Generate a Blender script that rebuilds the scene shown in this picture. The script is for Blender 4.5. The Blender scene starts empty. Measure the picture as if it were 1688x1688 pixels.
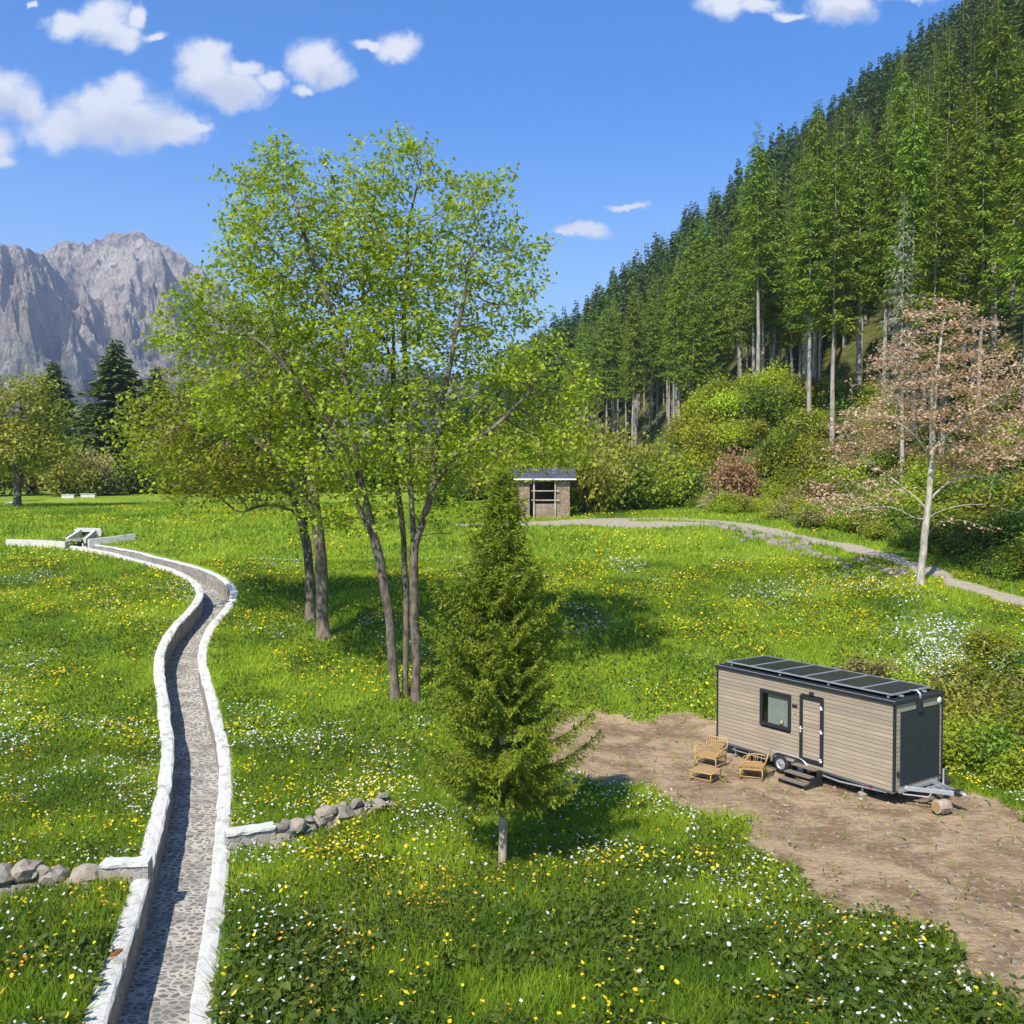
import bpy, math, random
import numpy as np
from mathutils import Vector
random.seed(5)
RS = np.random.RandomState
scene = bpy.context.scene
COL = scene.collection
PI = math.pi
# ------------------------------------------------------------------ camera
F = 1585.0; CX = CY = 844.0
PITCH = math.atan(44/F); CAMZ = 9.75
camd = bpy.data.cameras.new('camera'); cam = bpy.data.objects.new('camera', camd); COL.objects.link(cam)
cam.location = (0, 0, CAMZ); cam.rotation_euler = (PI/2-PITCH, 0, 0)
camd.sensor_width = 36; camd.lens = 36*F/1688; camd.clip_end = 12000; camd.clip_start = .1
scene.camera = cam
def at(px, py, d):
    vx = (px-CX)/F; vy = -(py-CY)/F
    dy = math.cos(PITCH)+vy*math.sin(PITCH); dz = -math.sin(PITCH)+vy*math.cos(PITCH)
    return np.array([vx/dy*d, d, CAMZ+dz/dy*d])
# ------------------------------------------------------------------ noise
def _h(ix, iy, iz, s):
    n = (ix*374761393 + iy*668265263 + iz*1274126177 + s*982451653) & 0xffffffff
    n = ((n ^ (n >> 13))*1274126177) & 0xffffffff
    n = ((n ^ (n >> 16))*2246822519) & 0xffffffff
    return ((n ^ (n >> 15)) & 0xffffff)/float(0xffffff)
def vnoise(x, y, s=0):
    x = np.asarray(x, float); y = np.asarray(y, float)
    ix = np.floor(x).astype(np.int64); iy = np.floor(y).astype(np.int64)
    fx = x-ix; fy = y-iy; fx = fx*fx*(3-2*fx); fy = fy*fy*(3-2*fy)
    a = _h(ix, iy, 0, s); b = _h(ix+1, iy, 0, s); c = _h(ix, iy+1, 0, s); d = _h(ix+1, iy+1, 0, s)
    return (a*(1-fx)+b*fx)*(1-fy)+(c*(1-fx)+d*fx)*fy
def fbm(x, y, o=4, s=0):
    t = 0; a = .5; n = 0
    for k in range(o):
        t = t+a*vnoise(x, y, s+k*7); n += a; a *= .5; x = np.asarray(x)*2.03+17.1; y = np.asarray(y)*2.03-9.3
    return t/n
def ridged(x, y, o=6, s=0):
    t = 0; a = .5; n = 0; w = 1
    for k in range(o):
        r = 1-np.abs(2*vnoise(x, y, s+k*5)-1); r = r*r*w; w = np.clip(r*1.6, 0, 1)
        t = t+a*r; n += a; a *= .52; x = x*2.07+13.7; y = y*2.07+5.1
    return t/n
def sstep(a, b, x):
    t = np.clip((np.asarray(x, float)-a)/(b-a), 0, 1); return t*t*(3-2*t)
# ------------------------------------------------------------------ terrain
PD = [0, 17, 26, 32.5, 39, 46, 60, 75, 88, 100, 140, 200, 400, 1000, 6000]
PZ = [0, 0, 0, .5, 1.2, 2.6, 4.6, 7.0, 7.45, 7.5, 8.6, 9.0, 9.0, 8, 5]
def H0(x, y):
    x = np.asarray(x, float); y = np.asarray(y, float)
    z = sum(np.interp(y+o, PD, PZ) for o in (-3, -1.5, 0, 1.5, 3))/5
    m = sstep(-1.5, 4.5, x)*(1-sstep(36.3, 45, y))*(1-sstep(19, 26, x))
    z = z*(1-m)
    z = z+(fbm(x*.09, y*.09, 3, 3)-.5)*.35*sstep(15, 40, np.abs(y))*(1-m)
    # wooded hillside
    yy = np.minimum(y, 330); xx = np.minimum(x, 240)
    pl = .8*xx+.2*yy-34.5+(fbm(x*.03, y*.03, 3, 9)-.5)*9*sstep(60, 100, y)
    pl = pl-np.maximum(0, y-330)*.55-np.maximum(0, x-240)*.7
    pl = pl+12*np.exp(-((x-24)/9.5)**2-((y-112)/13.)**2)
    k = 5.0
    h = np.clip(.5+.5*(pl-z)/k, 0, 1)
    z2 = z*(1-h)+pl*h+k*h*(1-h)*.5
    return np.where(y > 42, z2, z) if z.ndim else (z2 if y > 42 else z)
def gz(x, y): return float(H0(np.array([x]), np.array([y]))[0])
def ground_px(px, py, d0=13., d1=420.):
    ds = np.linspace(d0, d1, 4000)
    P = at(px, py, 1.0)-np.array([0, 0, CAMZ])
    X = P[0]*ds; Z = CAMZ+P[2]*ds
    below = Z <= H0(X, ds)
    i = int(np.argmax(below)) if below.any() else len(ds)-1
    return np.array([X[i], ds[i], float(H0(X[i:i+1], ds[i:i+1])[0])])
def spline(P, n):
    P = np.array(P, float); P = np.vstack([2*P[0]-P[1], P, 2*P[-1]-P[-2]]); out = []
    for i in range(1, len(P)-2):
        a, b, c, d = P[i-1], P[i], P[i+1], P[i+2]
        for t in np.arange(n)/n:
            out.append(.5*((2*b)+(-a+c)*t+(2*a-5*b+4*c-d)*t*t+(-a+3*b-3*c+d)*t**3))
    out.append(P[-2]); return np.array(out)
CH_PX = [(236, 1760), (246, 1680), (288, 1500), (300, 1440), (311, 1374), (322, 1300), (322, 1230), (308, 1150), (298, 1085),
         (318, 1036), (350, 1000), (358, 975), (330, 950), (265, 929), (200, 912), (133, 900)]
ch0 = np.array([ground_px(*p)[:2] for p in CH_PX]); CH = spline(ch0, 7)
# resample evenly and smooth
seg = np.r_[0, np.cumsum(np.linalg.norm(np.diff(CH, axis=0), axis=1))]
tt = np.arange(0, seg[-1], .45); CH = np.c_[np.interp(tt, seg, CH[:, 0]), np.interp(tt, seg, CH[:, 1])]
for _ in range(6): CH[1:-1] = (CH[:-2]+2*CH[1:-1]+CH[2:])/4
PATH_PX = [(1750, 1018), (1688, 993), (1600, 968), (1500, 930), (1400, 903), (1300, 882), (1200, 862), (1100, 855), (1000, 857), (900, 862), (760, 866)]
PATH = spline([ground_px(*p)[:2] for p in PATH_PX], 6)
def pdist(x, y, L):
    x = np.asarray(x, float).ravel(); y = np.asarray(y, float).ravel()
    best = np.full(x.shape, 1e9)
    A = L[:-1]; B = L[1:]
    for a, b in zip(A, B):
        ab = b-a; l2 = ab@ab+1e-12
        t = np.clip(((x-a[0])*ab[0]+(y-a[1])*ab[1])/l2, 0, 1)
        best = np.minimum(best, (x-a[0]-t*ab[0])**2+(y-a[1]-t*ab[1])**2)
    return np.sqrt(best)
DIRT_PX = [(900, 1215), (940, 1182), (1000, 1171), (1100, 1174), (1180, 1182)]
dp = [ground_px(*p)[:2] for p in DIRT_PX]+[np.array([9.5, 37.2]), np.array([12.6, 33.9]), np.array([14.6, 30.6])]
dp += [ground_px(*p)[:2] for p in [(1640, 1320), (1700, 1350), (1900, 1430), (1950, 1800), (1700, 1760), (1620, 1650), (1500, 1560), (1390, 1510), (1335, 1462),
                                   (1262, 1400), (1190, 1352), (1110, 1335), (1050, 1303), (980, 1300), (900, 1280)]]
DIRT = np.array(dp)
def poly_sd(x, y, P):
    d = pdist(x, y, np.vstack([P, P[:1]])); x = np.asarray(x).ravel(); y = np.asarray(y).ravel()
    ins = np.zeros(x.shape, bool); n = len(P)
    for i in range(n):
        a = P[i]; b = P[(i+1) % n]
        c = ((a[1] > y) != (b[1] > y)) & (x < (b[0]-a[0])*(y-a[1])/(b[1]-a[1]+1e-12)+a[0])
        ins ^= c
    return np.where(ins, d, -d)
def dirt_mask(x, y):
    s = poly_sd(x, y, DIRT)+(fbm(x*.55, y*.55, 3, 21)-.5)*2.4+(fbm(x*2.6, y*2.6, 3, 25)-.5)*1.5
    return sstep(-.35, .45, s)
def path_mask(x, y):
    w = .85+(fbm(x*.6, y*.6, 3, 31)-.5)*1.5
    m = 1-sstep(w-.35, w+.35, pdist(x, y, PATH))
    # forecourt of the hut
    e = ((x-9.5)/7.5)**2+((y-74.2)/1.5)**2+(fbm(x*.6, y*.6, 3, 4)-.5)*1.2
    return np.maximum(m, 1-sstep(.7, 1.2, e))
def forest_mask(x, y):
    return sstep(-3, 7, .8*x+.2*y-34.5)*sstep(55, 62, y)
# ------------------------------------------------------------------ mesh builder
class MB:
    def __init__(s): s.V = []; s.F = []; s.R = []; s.n = 0
    def add(s, V, Fc, rnd=None):
        V = np.asarray(V, float).reshape(-1, 3); Fc = np.asarray(Fc, np.int64)
        s.V.append(V); s.F.append(Fc+s.n); s.n += len(V)
        s.R.append(np.full(len(V), random.random()) if rnd is None else np.broadcast_to(np.asarray(rnd, float), (len(V),)))
        return s
    def box(s, c, size, rz=0, rx=0, ry=0, rnd=None, taper=1):
        hx, hy, hz = np.array(size)/2
        V = np.array([(-hx, -hy, -hz), (hx, -hy, -hz), (hx, hy, -hz), (-hx, hy, -hz), (-hx*taper, -hy*taper, hz), (hx*taper, -hy*taper, hz), (hx*taper, hy*taper, hz), (-hx*taper, hy*taper, hz)])
        V = V@rot(rx, ry, rz).T+np.array(c)
        return s.add(V, [(0, 3, 2, 1), (4, 5, 6, 7), (0, 1, 5, 4), (1, 2, 6, 5), (2, 3, 7, 6), (3, 0, 4, 7)], rnd)
    def tube(s, P, r, n=8, cap=True, rnd=None, rough=0):
        P = np.asarray(P, float); m = len(P); r = np.broadcast_to(np.asarray(r, float), (m,))
        T = np.gradient(P, axis=0); T /= np.linalg.norm(T, axis=1)[:, None]+1e-12
        mt = np.abs(T.mean(0)); ref = np.zeros(3); ref[int(np.argmin(mt))] = 1
        A = np.cross(T, ref); A /= np.linalg.norm(A, axis=1)[:, None]+1e-12; B = np.cross(T, A)
        a = np.arange(n)*2*PI/n
        R = np.repeat(r[:, None], n, 1)
        if rough: R = R*(1+rough*(RS(m*n).rand(m, n)-.5)*2)
        V = P[:, None]+(A[:, None]*np.cos(a)[None, :, None]+B[:, None]*np.sin(a)[None, :, None])*R[:, :, None]
        V = V.reshape(-1, 3)
        i = np.arange(m-1)[:, None]*n; j = np.arange(n)[None]; j2 = (j+1) % n
        Q = np.stack([i+j, i+n+j, i+n+j2, i+j2], -1).reshape(-1, 4)
        rn = random.random() if rnd is None else rnd
        s.add(V, Q, rn)
        if cap:
            base = s.n-len(V)
            s.F.append(np.array([[base+k for k in range(n)]])); s.F.append(np.array([[base+(m-1)*n+k for k in range(n-1, -1, -1)]]))
        return s
    def lathe(s, prof, c=(0, 0, 0), axis='z', n=24, rnd=None):
        pr = np.array(prof, float); m = len(pr); a = np.arange(n)*2*PI/n
        x = pr[:, :1]*np.cos(a); y = pr[:, :1]*np.sin(a); z = np.repeat(pr[:, 1:], n, 1)
        V = np.stack([x, y, z], -1) if axis == 'z' else np.stack([x, z, y], -1)
        V = V.reshape(-1, 3)+np.array(c)
        i = np.arange(m-1)[:, None]*n; j = np.arange(n)[None]; j2 = (j+1) % n
        Q = np.stack([i+j, i+j2, i+n+j2, i+n+j], -1).reshape(-1, 4)
        if axis != 'z': Q = Q[:, ::-1]
        return s.add(V, Q, rnd)
    def cards(s, C, L, W, rng, up=.4, droop=.15, D=None, rnd=None, sp=.55):
        C = np.asarray(C, float); N = len(C)
        if N == 0: return s
        n = rng.normal(size=(N, 3)); n[:, 2] = np.abs(n[:, 2])+up; n /= np.linalg.norm(n, axis=1)[:, None]
        a = rng.normal(size=(N, 3)) if D is None else D+rng.normal(size=(N, 3))*.25
        if D is None: a -= n*(a*n).sum(1)[:, None]
        a /= np.linalg.norm(a, axis=1)[:, None]+1e-9
        b = np.cross(n, a); b /= np.linalg.norm(b, axis=1)[:, None]+1e-9
        L = np.broadcast_to(L, (N,))*(.65+.7*rng.rand(N)); W = np.broadcast_to(W, (N,))*(.65+.7*rng.rand(N))
        dz = np.zeros((N, 3)); dz[:, 2] = -L*droop
        mid = C+a*(L*sp)[:, None]+dz*.2
        V = np.stack([C, mid+b*(W/2)[:, None], C+a*L[:, None]+dz, mid-b*(W/2)[:, None]], 1).reshape(-1, 3)
        Fq = np.arange(4*N).reshape(N, 4)
        r = rng.rand(N) if rnd is None else np.broadcast_to(rnd, (N,))
        return s.add(V, Fq, np.repeat(r, 4))
    def data(s, name, mat, smooth=False):
        me = bpy.data.meshes.new(name); V = np.vstack(s.V) if s.V else np.zeros((0, 3))
        me.vertices.add(len(V)); me.vertices.foreach_set('co', V.astype(np.float32).ravel())
        loops = np.concatenate([f.ravel() for f in s.F]); tot = np.concatenate([np.full(len(f), f.shape[1]) for f in s.F])
        me.loops.add(len(loops)); me.loops.foreach_set('vertex_index', loops.astype(np.int32))
        me.polygons.add(len(tot)); me.polygons.foreach_set('loop_start', np.r_[0, np.cumsum(tot)[:-1]].astype(np.int32))
        me.polygons.foreach_set('loop_total', tot.astype(np.int32))
        me.update(calc_edges=True)
        at_ = me.attributes.new('rnd', 'FLOAT', 'POINT'); at_.data.foreach_set('value', np.concatenate(s.R).astype(np.float32))
        me.polygons.foreach_set('use_smooth', np.full(len(tot), smooth))
        if mat: me.materials.append(mat)
        return me
    def build(s, name, mat, parent=None, smooth=False, bevel=0, loc=None):
        o = bpy.data.objects.new(name, s.data(name, mat, smooth)); COL.objects.link(o)
        if parent is not None: o.parent = parent
        if loc is not None: o.location = [float(v) for v in loc]
        if bevel:
            m = o.modifiers.new('bevel', 'BEVEL'); m.width = bevel; m.segments = 2; m.limit_method = 'ANGLE'
        return o
def rot(rx, ry, rz):
    cx, sx, cy, sy, cz, sz = math.cos(rx), math.sin(rx), math.cos(ry), math.sin(ry), math.cos(rz), math.sin(rz)
    return np.array([[cz, -sz, 0], [sz, cz, 0], [0, 0, 1]])@np.array([[cy, 0, sy], [0, 1, 0], [-sy, 0, cy]])@np.array([[1, 0, 0], [0, cx, -sx], [0, sx, cx]])
def tag(o, label=None, cat=None, group=None, kind=None):
    if label: o['label'] = label
    if cat: o['category'] = cat
    if group: o['group'] = group
    if kind: o['kind'] = kind
    return o
def empty(name, loc, rz=0, label=None, cat=None, group=None):
    o = bpy.data.objects.new(name, None); COL.objects.link(o); o.location = [float(v) for v in loc]; o.rotation_euler = (0, 0, rz)
    o.empty_display_size = .3
    return tag(o, label, cat, group)
def copy_tree(o, parent=None):
    c = o.copy(); COL.objects.link(c)
    if parent: c.parent = parent
    for ch in list(o.children): copy_tree(ch, c)
    return c
# ------------------------------------------------------------------ materials
def newmat(name):
    m = bpy.data.materials.new(name); m.use_nodes = True; nt = m.node_tree; nt.nodes.clear()
    return m, nt
class N:
    """tiny helper round a node tree"""
    def __init__(s, nt): s.nt = nt
    def n(s, t, **k):
        x = s.nt.nodes.new(t)
        for a, b in k.items(): setattr(x, a, b)
        return x
    def l(s, a, b): s.nt.links.new(a, b)
    def set(s, sock, v):
        if hasattr(v, 'is_output') or isinstance(v, bpy.types.NodeSocket): s.l(v, sock)
        else: sock.default_value = v
    def math(s, op, a, b=0., c=None, clamp=False):
        x = s.n('ShaderNodeMath', operation=op, use_clamp=clamp); s.set(x.inputs[0], a); s.set(x.inputs[1], b)
        if c is not None: s.set(x.inputs[2], c)
        return x.outputs[0]
    def mix(s, f, a, b, blend='MIX'):
        x = s.n('ShaderNodeMix', data_type='RGBA', blend_type=blend)
        s.set(x.inputs['Factor'], f); s.set(x.inputs[6], c4(a)); s.set(x.inputs[7], c4(b)); return x.outputs[2]
    def noise(s, vec, scale, detail=4, rough=.55, dist=0.):
        x = s.n('ShaderNodeTexNoise'); s.l(vec, x.inputs['Vector']); x.inputs['Scale'].default_value = scale
        x.inputs['Detail'].default_value = detail; x.inputs['Roughness'].default_value = rough; x.inputs['Distortion'].default_value = dist
        return x.outputs['Fac']
    def ramp(s, f, stops):
        x = s.n('ShaderNodeValToRGB'); s.set(x.inputs[0], f); e = x.color_ramp.elements
        while len(e) < len(stops): e.new(.5)
        for i, (p, c) in enumerate(stops): e[i].position = p; e[i].color = c4(c) if not isinstance(c, (int, float)) else (c, c, c, 1)
        return x.outputs[0]
    def sm(s, f, a, b):
        x = s.n('ShaderNodeMapRange', interpolation_type='SMOOTHSTEP'); s.set(x.inputs[0], f); x.inputs[1].default_value = a; x.inputs[2].default_value = b
        return x.outputs[0]
    def attr(s, name): x = s.n('ShaderNodeAttribute'); x.attribute_name = name; return x.outputs['Fac']
    def pos(s, scale=(1, 1, 1), obj=False):
        if obj: v = s.n('ShaderNodeTexCoord').outputs['Object']
        else: v = s.n('ShaderNodeNewGeometry').outputs['Position']
        if scale != (1, 1, 1):
            m = s.n('ShaderNodeVectorMath', operation='MULTIPLY'); s.l(v, m.inputs[0]); m.inputs[1].default_value = scale; v = m.outputs[0]
        return v
    def bump(s, h, strength=.5, dist=.02):
        x = s.n('ShaderNodeBump'); s.set(x.inputs['Height'], h); x.inputs['Strength'].default_value = strength; x.inputs['Distance'].default_value = dist
        return x.outputs[0]
    def bsdf(s, col, rough=.8, metal=0., normal=None, spec=.3):
        b = s.n('ShaderNodeBsdfPrincipled'); s.set(b.inputs['Base Color'], c4(col)); s.set(b.inputs['Roughness'], rough); b.inputs['Metallic'].default_value = metal
        b.inputs['Specular IOR Level'].default_value = spec
        if normal is not None: s.l(normal, b.inputs['Normal'])
        return b
    def out(s, sh):
        o = s.n('ShaderNodeOutputMaterial'); s.l(sh, o.inputs['Surface'])
def c4(c):
    if isinstance(c, tuple) and len(c) == 3: return (*c, 1)
    return c
def foliage(name, ca, cb, cc=None, tr=.4, rough=.6, patch=.25):
    m, nt = newmat(name); g = N(nt)
    r = g.attr('rnd'); oi = g.n('ShaderNodeObjectInfo').outputs['Random']
    col = g.mix(r, ca, cb)
    nz = g.noise(g.pos(), patch, 3)
    col = g.mix(g.sm(nz, .42, .68), col, cc if cc else cb)
    hsv = g.n('ShaderNodeHueSaturation'); g.l(col, hsv.inputs['Color'])
    g.l(g.math('MULTIPLY_ADD', oi, .035, .482), hsv.inputs['Hue']); g.l(g.math('MULTIPLY_ADD', oi, .45, .78), hsv.inputs['Value'])
    b = g.bsdf(hsv.outputs[0], rough, spec=.25)
    t = g.n('ShaderNodeBsdfTranslucent'); 
    tc = g.mix(.5, hsv.outputs[0], (1.0, 1.0, .25), 'MULTIPLY'); g.l(tc, t.inputs[0])
    mx = g.n('ShaderNodeMixShader'); mx.inputs[0].default_value = tr; g.l(b.outputs[0], mx.inputs[1]); g.l(t.outputs[0], mx.inputs[2])
    g.out(mx.outputs[0]); return m
def simple(name, ca, cb=None, rough=.7, metal=0., scale=8, bump=.2, stretch=(1, 1, 1), obj=True, spec=.3):
    m, nt = newmat(name); g = N(nt); p = g.pos(stretch, obj)
    nz = g.noise(p, scale, 5, .6); col = g.mix(g.sm(nz, .3, .7), ca, cb if cb else ca)
    g.out(g.bsdf(col, rough, metal, g.bump(nz, bump, .01), spec).outputs[0]); return m
M = {}
M['bark'] = None
def bark(name, ca, cb, cl, scale=6):
    m, nt = newmat(name); g = N(nt); p = g.pos((1, 1, .35))
    n1 = g.noise(p, scale, 6, .65); n2 = g.noise(g.pos(), 1.3, 4, .6)
    col = g.mix(g.sm(n1, .35, .65), ca, cb); col = g.mix(g.math('MULTIPLY', g.sm(n2, .52, .68), .7), col, cl)
    g.out(g.bsdf(col, .9, 0, g.bump(n1, .8, .03)).outputs[0]); return m
M['bark'] = bark('ash_bark', (.10, .075, .05), (.24, .19, .135), (.30, .26, .17))
M['bark_dark'] = bark('dark_bark', (.06, .048, .036), (.19, .15, .11), (.26, .23, .16))
M['bark_pale'] = bark('pale_bark', (.30, .27, .22), (.50, .46, .38), (.22, .2, .15), 5)
M['bark_conifer'] = bark('conifer_bark', (.20, .17, .14), (.38, .34, .29), (.28, .27, .22), 4)
M['bark_young'] = bark('young_spruce_bark', (.30, .23, .16), (.46, .37, .27), (.24, .18, .12), 7)
M['leaf_main'] = foliage('spring_leaves', (.22, .28, .018), (.46, .52, .04), (.32, .38, .025), .48, patch=.5)
M['leaf_lime'] = foliage('lime_leaves', (.36, .46, .02), (.58, .64, .045), (.44, .54, .03), .48)
M['leaf_green'] = foliage('green_leaves', (.09, .16, .012), (.24, .33, .025), (.15, .23, .02), .38)
M['leaf_olive'] = foliage('olive_leaves', (.24, .25, .03), (.42, .41, .06), (.32, .36, .04), .42)
M['leaf_tan'] = foliage('tan_leaves', (.30, .24, .09), (.45, .37, .15), (.30, .31, .07), .35)
M['leaf_pink'] = foliage('rust_pink_leaves', (.64, .41, .29), (.84, .60, .45), (.68, .51, .33), .42)
M['leaf_rust'] = foliage('rust_leaves', (.36, .19, .10), (.54, .32, .18), (.42, .30, .12), .35)
M['needle_mid'] = foliage('spruce_needles', (.08, .13, .014), (.30, .38, .03), (.17, .24, .024), .25, .7)
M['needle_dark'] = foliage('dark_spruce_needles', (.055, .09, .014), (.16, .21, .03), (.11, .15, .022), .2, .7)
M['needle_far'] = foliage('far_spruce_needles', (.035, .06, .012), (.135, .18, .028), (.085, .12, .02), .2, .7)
M['needle_young'] = foliage('young_spruce_needles', (.115, .175, .014), (.35, .41, .03), (.21, .27, .022), .32, .7, .9)
M['needle_pale'] = foliage('withered_needles', (.30, .33, .24), (.48, .50, .38), (.38, .41, .29), .2, .8)
M['grass'] = foliage('grass_blades', (.11, .20, .012), (.38, .47, .03), (.25, .35, .02), .4, .7, .35)
M['herb'] = foliage('herb_leaves', (.035, .085, .012), (.16, .23, .022), (.06, .125, .018), .35, .6, .6)
M['hay'] = foliage('dry_grass', (.42, .36, .20), (.6, .52, .32), (.5, .42, .25), .3, .8)
def petal(name, ca, cb):
    m, nt = newmat(name); g = N(nt); col = g.mix(g.attr('rnd'), ca, cb); b = g.bsdf(col, .7)
    t = g.n('ShaderNodeBsdfTranslucent'); g.l(col, t.inputs[0]); mx = g.n('ShaderNodeMixShader'); mx.inputs[0].default_value = .3
    g.l(b.outputs[0], mx.inputs[1]); g.l(t.outputs[0], mx.inputs[2]); g.out(mx.outputs[0]); return m
M['yellow'] = petal('yellow_petals', (.75, .55, .01), (.85, .72, .03))
M['white'] = petal('white_petals', (.72, .74, .66), (.8, .8, .78))
M['orange'] = petal('orange_petals', (.75, .36, .02), (.8, .5, .03))
def ground_mat():
    m, nt = newmat('meadow_ground'); g = N(nt); p = g.pos()
    n1 = g.noise(p, .12, 5, .6); n2 = g.noise(p, .9, 5, .65); n3 = g.noise(p, 7, 5, .7)
    gr = g.mix(g.sm(n1, .35, .65), (.16, .25, .018), (.28, .36, .028))
    gr = g.mix(g.math('MULTIPLY', g.sm(n2, .45, .75), .55), gr, (.30, .37, .035))
    gr = g.mix(g.math('MULTIPLY', g.sm(n3, .40, .65), .55), gr, (.085, .16, .014))
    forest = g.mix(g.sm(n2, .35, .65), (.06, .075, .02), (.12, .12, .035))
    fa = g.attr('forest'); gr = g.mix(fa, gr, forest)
    # earth
    d1 = g.noise(p, .55, 6, .62, .4); d2 = g.noise(p, 5.0, 6, .7); d3 = g.noise(g.pos((1, 1.8, 1)), 1.7, 5, .6, 1.0)
    e = g.mix(g.sm(d1, .38, .62), (.42, .30, .175), (.22, .145, .08))
    e = g.mix(g.math('MULTIPLY', g.sm(d2, .48, .72), .6), e, (.52, .41, .28))
    e = g.mix(g.math('MULTIPLY', g.sm(d3, .5, .68), .55), e, (.17, .115, .07))
    vo = g.n('ShaderNodeTexVoronoi'); vo.inputs['Scale'].default_value = 9; g.l(p, vo.inputs['Vector'])
    e = g.mix(g.math('MULTIPLY', g.sm(vo.outputs['Distance'], .12, .04), g.sm(d2, .5, .6)), e, (.5, .42, .32))
    da = g.attr('dirt'); dm = g.sm(g.math('ADD', da, g.math('MULTIPLY', g.math('SUBTRACT', n3, .5), 1.0)), .3, .7)
    col = g.mix(dm, gr, e)
    pth = g.mix(g.sm(d2, .4, .65), (.42, .37, .28), (.30, .25, .18))
    pa = g.attr('path'); pm = g.sm(g.math('ADD', pa, g.math('MULTIPLY', g.math('SUBTRACT', n3, .5), .9)), .3, .7)
    col = g.mix(pm, col, pth)
    h = g.math('ADD', g.math('MULTIPLY', n3, .5), g.math('ADD', g.math('MULTIPLY', d2, 1.0), g.math('MULTIPLY', d3, -1.2)))
    g.out(g.bsdf(col, .95, 0, g.bump(h, .9, .11), .1).outputs[0]); return m
M['ground'] = ground_mat()
def masonry(name, stone_a, stone_b, mortar, scale=4.2, gap=.07, vec=(1, 1, 1), bump=.8):
    m, nt = newmat(name); g = N(nt); p = g.pos(vec)
    nz = g.n('ShaderNodeTexNoise'); nz.inputs['Scale'].default_value = 3; g.l(p, nz.inputs['Vector'])
    ad = g.n('ShaderNodeVectorMath', operation='MULTIPLY_ADD'); g.l(nz.outputs['Color'], ad.inputs[0]); ad.inputs[1].default_value = (.12, .12, .12); g.l(p, ad.inputs[2])
    v1 = g.n('ShaderNodeTexVoronoi', feature='DISTANCE_TO_EDGE'); v1.inputs['Scale'].default_value = scale; g.l(ad.outputs[0], v1.inputs['Vector'])
    v2 = g.n('ShaderNodeTexVoronoi'); v2.inputs['Scale'].default_value = scale; g.l(ad.outputs[0], v2.inputs['Vector'])
    sep = g.n('ShaderNodeSeparateColor'); g.l(v2.outputs['Color'], sep.inputs[0])
    st = g.mix(sep.outputs[0], stone_a, stone_b); n2 = g.noise(p, 14, 5, .7)
    st = g.mix(g.math('MULTIPLY', n2, .5), st, (.25, .22, .18))
    e = g.sm(g.math('ADD', v1.outputs['Distance'], g.math('MULTIPLY', g.math('SUBTRACT', n2, .5), .06)), gap, gap+.05)
    n4 = g.noise(p, 1.1, 4, .6)
    mo = g.mix(g.sm(n4, .4, .65), mortar, tuple(c*.6 for c in mortar))
    col = g.mix(e, mo, st)
    g.out(g.bsdf(col, .9, 0, g.bump(g.math('ADD', e, g.math('MULTIPLY', n2, .4)), bump, .03), .2).outputs[0]); return m
M['bed'] = masonry('cobbled_bed', (.08, .09, .10), (.21, .21, .20), (.43, .40, .335), 4.6, .13, (1, 1.35, 1))
M['inner'] = masonry('channel_masonry', (.20, .19, .16), (.33, .30, .25), (.40, .37, .31), 4.2, .06)
M['rubble'] = masonry('rubble_masonry', (.22, .21, .19), (.42, .36, .28), (.52, .5, .45), 4.0, .05)
M['hutwall'] = masonry('hut_stone', (.20, .14, .09), (.38, .28, .19), (.30, .235, .165), 3.0, .04)
def cap_mat():
    m, nt = newmat('whitewashed_cap'); g = N(nt); p = g.pos(); n1 = g.noise(p, 2.2, 6, .65); n2 = g.noise(p, 16, 5, .7)
    col = g.mix(g.sm(n1, .5, .74), (.58, .56, .50), (.31, .29, .24)); col = g.mix(g.math('MULTIPLY', g.sm(n2, .54, .68), .6), col, (.28, .27, .22))
    g.out(g.bsdf(col, .85, 0, g.bump(g.math('ADD', n1, n2), .8, .03), .2).outputs[0]); return m
M['cap'] = cap_mat()
def stone_mat():
    m, nt = newmat('field_stone'); g = N(nt); p = g.pos(); n1 = g.noise(p, 5, 6, .65); n2 = g.noise(p, 25, 4, .7)
    col = g.mix(g.attr('rnd'), (.17, .16, .135), (.36, .29, .21)); col = g.mix(g.sm(n1, .4, .7), col, (.24, .22, .18)); col = g.mix(g.math('MULTIPLY', g.sm(n2, .5, .7), .4), col, (.12, .12, .08))
    g.out(g.bsdf(col, .9, 0, g.bump(n1, .8, .05), .2).outputs[0]); return m
M['stone'] = stone_mat()
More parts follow.
